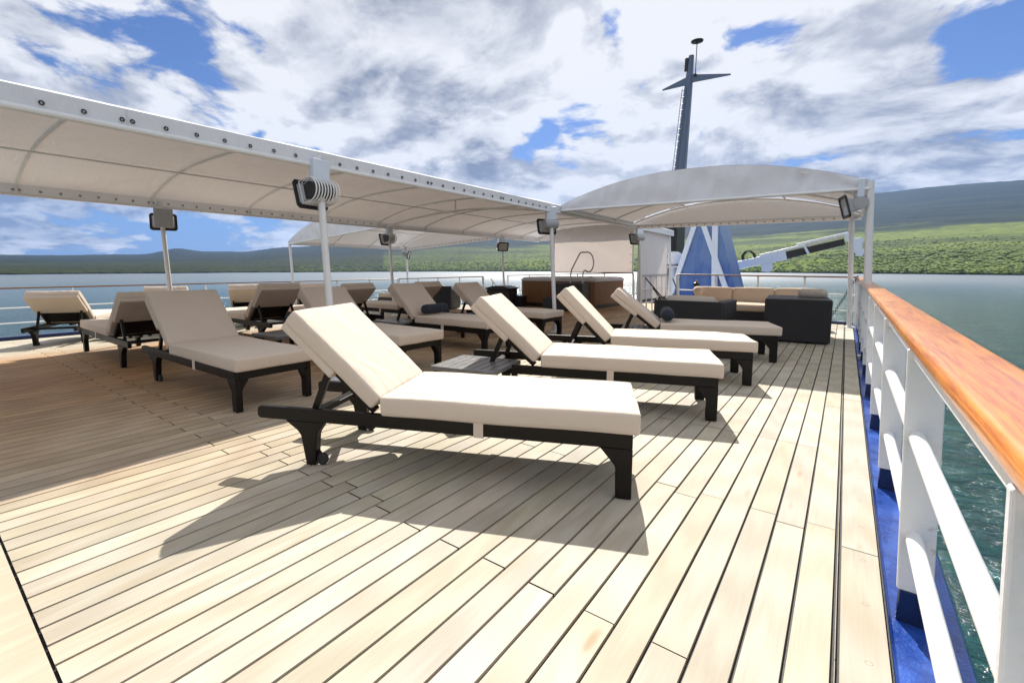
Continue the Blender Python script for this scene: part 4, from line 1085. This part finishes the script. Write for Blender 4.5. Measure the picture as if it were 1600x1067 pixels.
# ------------------------------------------------------------------ funnel, mast, crane aft of the deck
def slab(mb, a, b, w, th, depth_dir=(0, 1, 0)):
    a, b = Vector(a), Vector(b); d = (b-a).normalized(); dd = Vector(depth_dir); s = d.cross(dd).normalized()*w/2; e = dd*th/2
    mb.add([a-s-e, a+s-e, b+s-e, b-s-e, a-s+e, a+s+e, b+s+e, b-s+e], [(0, 1, 2, 3), (7, 6, 5, 4), (0, 4, 5, 1), (1, 5, 6, 2), (2, 6, 7, 3), (3, 7, 4, 0)])
def funnel():
    t = thing('ship_funnel', 'blue tapering funnel housing with white crossed braces behind the stern railing', 'funnel', (-4, 18.6, -2.9)); inv = Matrix.Translation((4, -18.6, 2.9))
    def part(o): o.parent = t; o.matrix_parent_inverse = inv; return o
    Y = 18.
    mb = MB(); pr = [(-5.75, -2.9), (-2.35, -2.9), (-2.93, .20), (-3.58, 2.62), (-3.75, 3.3), (-4.32, 3.3), (-4.42, 2.6), (-5.0, .1)]
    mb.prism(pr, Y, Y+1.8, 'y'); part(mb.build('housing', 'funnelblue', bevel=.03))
    for a, b, w in (((-5.9, Y-.05, -2.6), (-4.2, Y-.05, 3.3), .17), ((-4.18, Y-.05, 2.9), (-2.75, Y-.05, -1.), .17), ((-3.72, Y-.045, 2.9), (-3.55, Y-.045, -2.), .19)):
        mb = MB(); slab(mb, a, b, w, .09); part(mb.build('brace', 'paleblue', bevel=.01))
    mb = MB(); mb.box(-4.9, -3.2, Y-.03, Y-.002, .84, .88); part(mb.build('weld_seam', 'funnelblue'))
funnel()
def mast():
    t = thing('ship_mast', 'tall slate blue mast with ladder, yardarms and a flat disc antenna above the canopy', 'mast', (-7.2, 25, -2.9)); inv = Matrix.Translation((7.2, -25, 2.9))
    def part(o): o.parent = t; o.matrix_parent_inverse = inv; return o
    def c(z): f = (z-2)/9.4; return -7.12+.52*f
    mb = MB(); prof = []
    lv = [(-2.9, .42, .55), (2., .34, .42), (6, .25, .30), (9.9, .17, .2), (11.45, .11, .12)]
    vs = []; fs = []; sh = [(-1, -.55), (-.55, -1), (.55, -1), (1, -.55), (1, .55), (.55, 1), (-.55, 1), (-1, .55)]
    for z, a, b in lv: vs += [(c(z)+a*p, 25+b*q, z) for p, q in sh]
    n = 8
    for i in range(len(lv)-1): fs += [(i*n+k, i*n+(k+1) % n, (i+1)*n+(k+1) % n, (i+1)*n+k) for k in range(n)]
    fs += [tuple(range(n)), tuple((len(lv)-1)*n+k for k in range(n))]
    mb.add(vs, fs); part(mb.build('mast_tube', 'mast', bevel=.01))
    mb = MB(); z = 5.
    for s in (0, .22):
        mb.tube([(c(5)-.30+s*.9, 24.66, 5), (c(9.9)-.22+s*.9, 24.76, 9.9)], .016, 6)
    while z < 9.9: mb.tube([(c(z)-.29+.016*(z-5), 24.66+.02*(z-5), z), (c(z)-.10+.016*(z-5), 24.66+.02*(z-5), z)], .014, 6); z += .30
    part(mb.build('ladder', 'mast'))
    for a, b in (((-6.75, 25, 10.35), (-7.93, 25.0, 10.0+.14)), ((-6.55, 25, 10.42), (-4.82, 25, 10.14))):
        mb = MB(); a, b = Vector(a), Vector(b); mb.add([a+Vector((0, -.09, .12)), a+Vector((0, .09, .12)), a+Vector((0, .09, -.22)), a+Vector((0, -.09, -.22)), b+Vector((0, -.03, .03)), b+Vector((0, .03, .03)), b+Vector((0, .03, -.03)), b+Vector((0, -.03, -.03))],
               [(0, 1, 2, 3), (7, 6, 5, 4), (0, 4, 5, 1), (1, 5, 6, 2), (2, 6, 7, 3), (3, 7, 4, 0)]); part(mb.build('yardarm', 'mast', bevel=.008))
    mb = MB(); mb.tube([(-6.36, 24.9, 10.45), (-6.34, 24.9, 11.98)], .02, 8); an = part(mb.build('antenna_pole', 'darksteel'))
    mb = MB(); mb.lathe([(.05, 11.95), (.27, 11.98), (.28, 12.02), (.1, 12.07), (.02, 12.08)], 24, Matrix.Translation((-6.34, 24.9, 0))); d = mb.build('disc_antenna', 'darksteel', smooth=True, angle=40); d.parent = an; d.matrix_parent_inverse = Matrix.Identity(4)
    mb = MB(); mb.tube([(-6.78, 24.9, 10.75), (-6.78, 24.9, 11.02)], .10, 10); mb.tube([(-6.77, 24.9, 11.05), (-6.77, 24.9, 11.32)], .10, 10); part(mb.build('navigation_lamp', 'black', smooth=True, angle=40))
    mb = MB(); mb.box(-6.42, -6.30, 24.8, 24.95, 10.40, 10.50); part(mb.build('antenna_bracket', 'darksteel'))
mast()
def vent():
    t = thing('vent_house', 'dark louvred vent house behind the white screens, left of the blue funnel', 'vent house', (-6.2, 20, -2.9)); inv = Matrix.Translation((6.2, -20, 2.9))
    def part(o): o.parent = t; o.matrix_parent_inverse = inv; return o
    mb = MB(); mb.box(-7.1, -5.55, 20, 21.2, -2.9, 3.3); part(mb.build('casing', 'darksteel', bevel=.02))
    mb = MB()
    for k in range(14): mb.box(-6.95, -5.65, 19.95, 19.995, 1.7+.1*k, 1.75+.1*k)
    part(mb.build('louvre', 'black'))
    t2 = thing('liferaft', 'white domed canister seen just left of the white funnel brace', 'canister', (-5.55, 19.4, -2.9)); inv2 = Matrix.Translation((5.55, -19.4, 2.9))
    mb = MB(); mb.lathe([(.42, 1.30), (.44, 1.50), (.36, 1.66), (.18, 1.78), (.02, 1.80)], 22, Matrix.Translation((-5.45, 19.3, .0))); o = mb.build('dome', 'white', smooth=True, angle=40); o.parent = t2; o.matrix_parent_inverse = inv2
    mb = MB(); mb.tube([(-5.45, 19.3, -2.9), (-5.45, 19.3, 1.3)], .16, 12); o = mb.build('pedestal', 'white', smooth=True, angle=40); o.parent = t2; o.matrix_parent_inverse = inv2
    mb = MB(); mb.box(-6.0, -4.95, 19.0, 19.6, 1.16, 1.22); o = mb.build('shelf', 'white', bevel=.01); o.parent = t2; o.matrix_parent_inverse = inv2
vent()
def crane():
    t = thing('deck_crane', 'white folded deck crane with black boom sections reaching right behind the canopy', 'crane', (-3.4, 21, -2.9)); inv = Matrix.Translation((3.4, -21, 2.9))
    def part(o): o.parent = t; o.matrix_parent_inverse = inv; return o
    Y = 21.; K = Y/16.
    def X_(x): return x*K
    def Z_(z): return 1.09+(z-1.09)*K
    def P(px, py):  # crane side elevation: photo-measured metres
        return Vector((px, Y, py))
    def bar(a, b, w0, w1, y0, y1, name, mat):
        a, b = Vector((X_(a[0]), 0, Z_(a[1]))), Vector((X_(b[0]), 0, Z_(b[1]))); w0 *= K; w1 *= K; d = (b-a).normalized(); s = Vector((-d.z, 0, d.x))
        q = [a+s*w0, b+s*w1, b-s*w1, a-s*w0]; mb = MB(); mb.prism([(v.x, v.z) for v in q], Y+y0, Y+y1, 'y'); return part(mb.build(name, mat, bevel=.012))
    bar((-2.2, 1.30), (-1.38, 1.49), .125, .125, -.16, .16, 'boom_root', 'paleblue')
    bar((-1.50, 1.46), (-.95, 1.60), .105, .10, -.13, .13, 'boom_section', 'black')
    bar((-.95, 1.60), (-.08, 1.83), .095, .085, -.10, .10, 'boom_section', 'black')
    bar((-2.05, 1.49), (-.95, 1.77), .035, .03, -.11, -.03, 'ram', 'white')
    bar((-1.15, 1.77), (-.02, 2.05), .045, .04, -.06, .06, 'ram', 'white')
    bar((-.95, 1.73), (-.10, 1.95), .018, .016, -.12, -.06, 'hydraulic_rod', 'steel')
    bar((-.98, 1.76), (-.86, 1.52), .03, .03, -.15, .15, 'clamp', 'paleblue')
    mb = MB(); mb.prism([(X_(p), Z_(q)) for p, q in [(-.10, 2.06), (.02, 2.04), (.10, 1.90), (.26, 1.94), (.30, 1.87), (.30, 1.62), (.36, 1.58), (.32, 1.44), (.20, 1.44), (.12, 1.60), (.04, 1.78), (-.06, 1.86)]], Y-.12, Y+.12, 'y'); part(mb.build('boom_tip', 'paleblue', bevel=.012))
    mb = MB(); mb.prism([(X_(p), Z_(q)) for p, q in [(-3.35, 1.02), (-3.2, 1.30), (-2.6, 1.33), (-2.3, 1.40), (-2.05, 1.42), (-2.02, 1.24), (-2.3, 1.16), (-2.6, 1.08)]], Y-.2, Y+.2, 'y'); part(mb.build('slew_head', 'paleblue', bevel=.02))
    mb = MB(); mb.prism([(X_(p), Z_(q)) for p, q in [(-2.0, 1.26), (-1.72, 1.30), (-1.70, 1.06), (-1.80, 1.01), (-1.97, 1.02)]], Y-.14, Y+.14, 'y'); part(mb.build('ram_bracket', 'paleblue', bevel=.012))
    mb = MB(); mb.tube([(-4.2, Y, -2.9), (-4.2, Y, 1.05)], .24, 16); part(mb.build('pedestal', 'paleblue', smooth=True, angle=40))
    for k in range(3):
        mb = MB(); y = Y-.08+.06*k; x0 = -2.50+.02*k
        mb.tube([(X_(p), y, Z_(q)) for p, q in ((x0, 1.34), (x0-.02, 1.50), (x0+.06, 1.62), (x0+.17, 1.64), (x0+.27, 1.55), (x0+.33, 1.42))], .020, 7); part(mb.build('hose', 'rubber', smooth=True))
crane()
# small things seen over the stern sofa
bx = thing('teak_stool', 'small teak stool top showing just above the stern sofa cushions', 'stool', (-1.75, 11.0, 0)); 
mb = MB(); mb.box(-.24, .24, -.16, .16, .66, .70); mb.build('seat', 'varnish', bx, bevel=.006)
for sx in (-1, 1):
    for sy in (-1, 1): mb = MB(); mb.box(sx*.19-.02, sx*.19+.02, sy*.12-.02, sy*.12+.02, .0, .659); mb.build('leg', 'varnish', bx)
vl = thing('valve_post', 'rust brown valve post against the blue funnel behind the railing', 'valve post', (-3.0, 12.7, -.3))
mb = MB(); mb.tube([(0, 0, 0), (0, 0, 1.12)], .03, 10); mb.build('stem', 'varnish', vl, smooth=True, angle=60)
mb = MB(); mb.lathe([(.03, .95), (.075, .98), (.075, 1.04), (.03, 1.07)], 14); mb.build('valve', 'darksteel', vl, smooth=True, angle=40)

# ------------------------------------------------------------------ sea air
m = bpy.data.materials.new('sea_haze'); m.use_nodes = True; nt = NT(m.node_tree); nt.n.clear()
o_ = nt.new('ShaderNodeOutputMaterial'); pv = nt.new('ShaderNodeVolumePrincipled')
pv.inputs['Color'].default_value = (.22, .42, .85, 1); pv.inputs['Density'].default_value = 3.8e-5; pv.inputs['Anisotropy'].default_value = .2
nt.l.new(pv.outputs[0], o_.inputs[1])
mb = MB(); mb.box(-17000, 9000, -3000, 17000, -16., 1500.); hz_ = mb.build('haze', m); tag(hz_, 'thin blue sea haze between the ship and the hills', 'haze', kind='stuff')
S.cycles.volume_bounces = 0
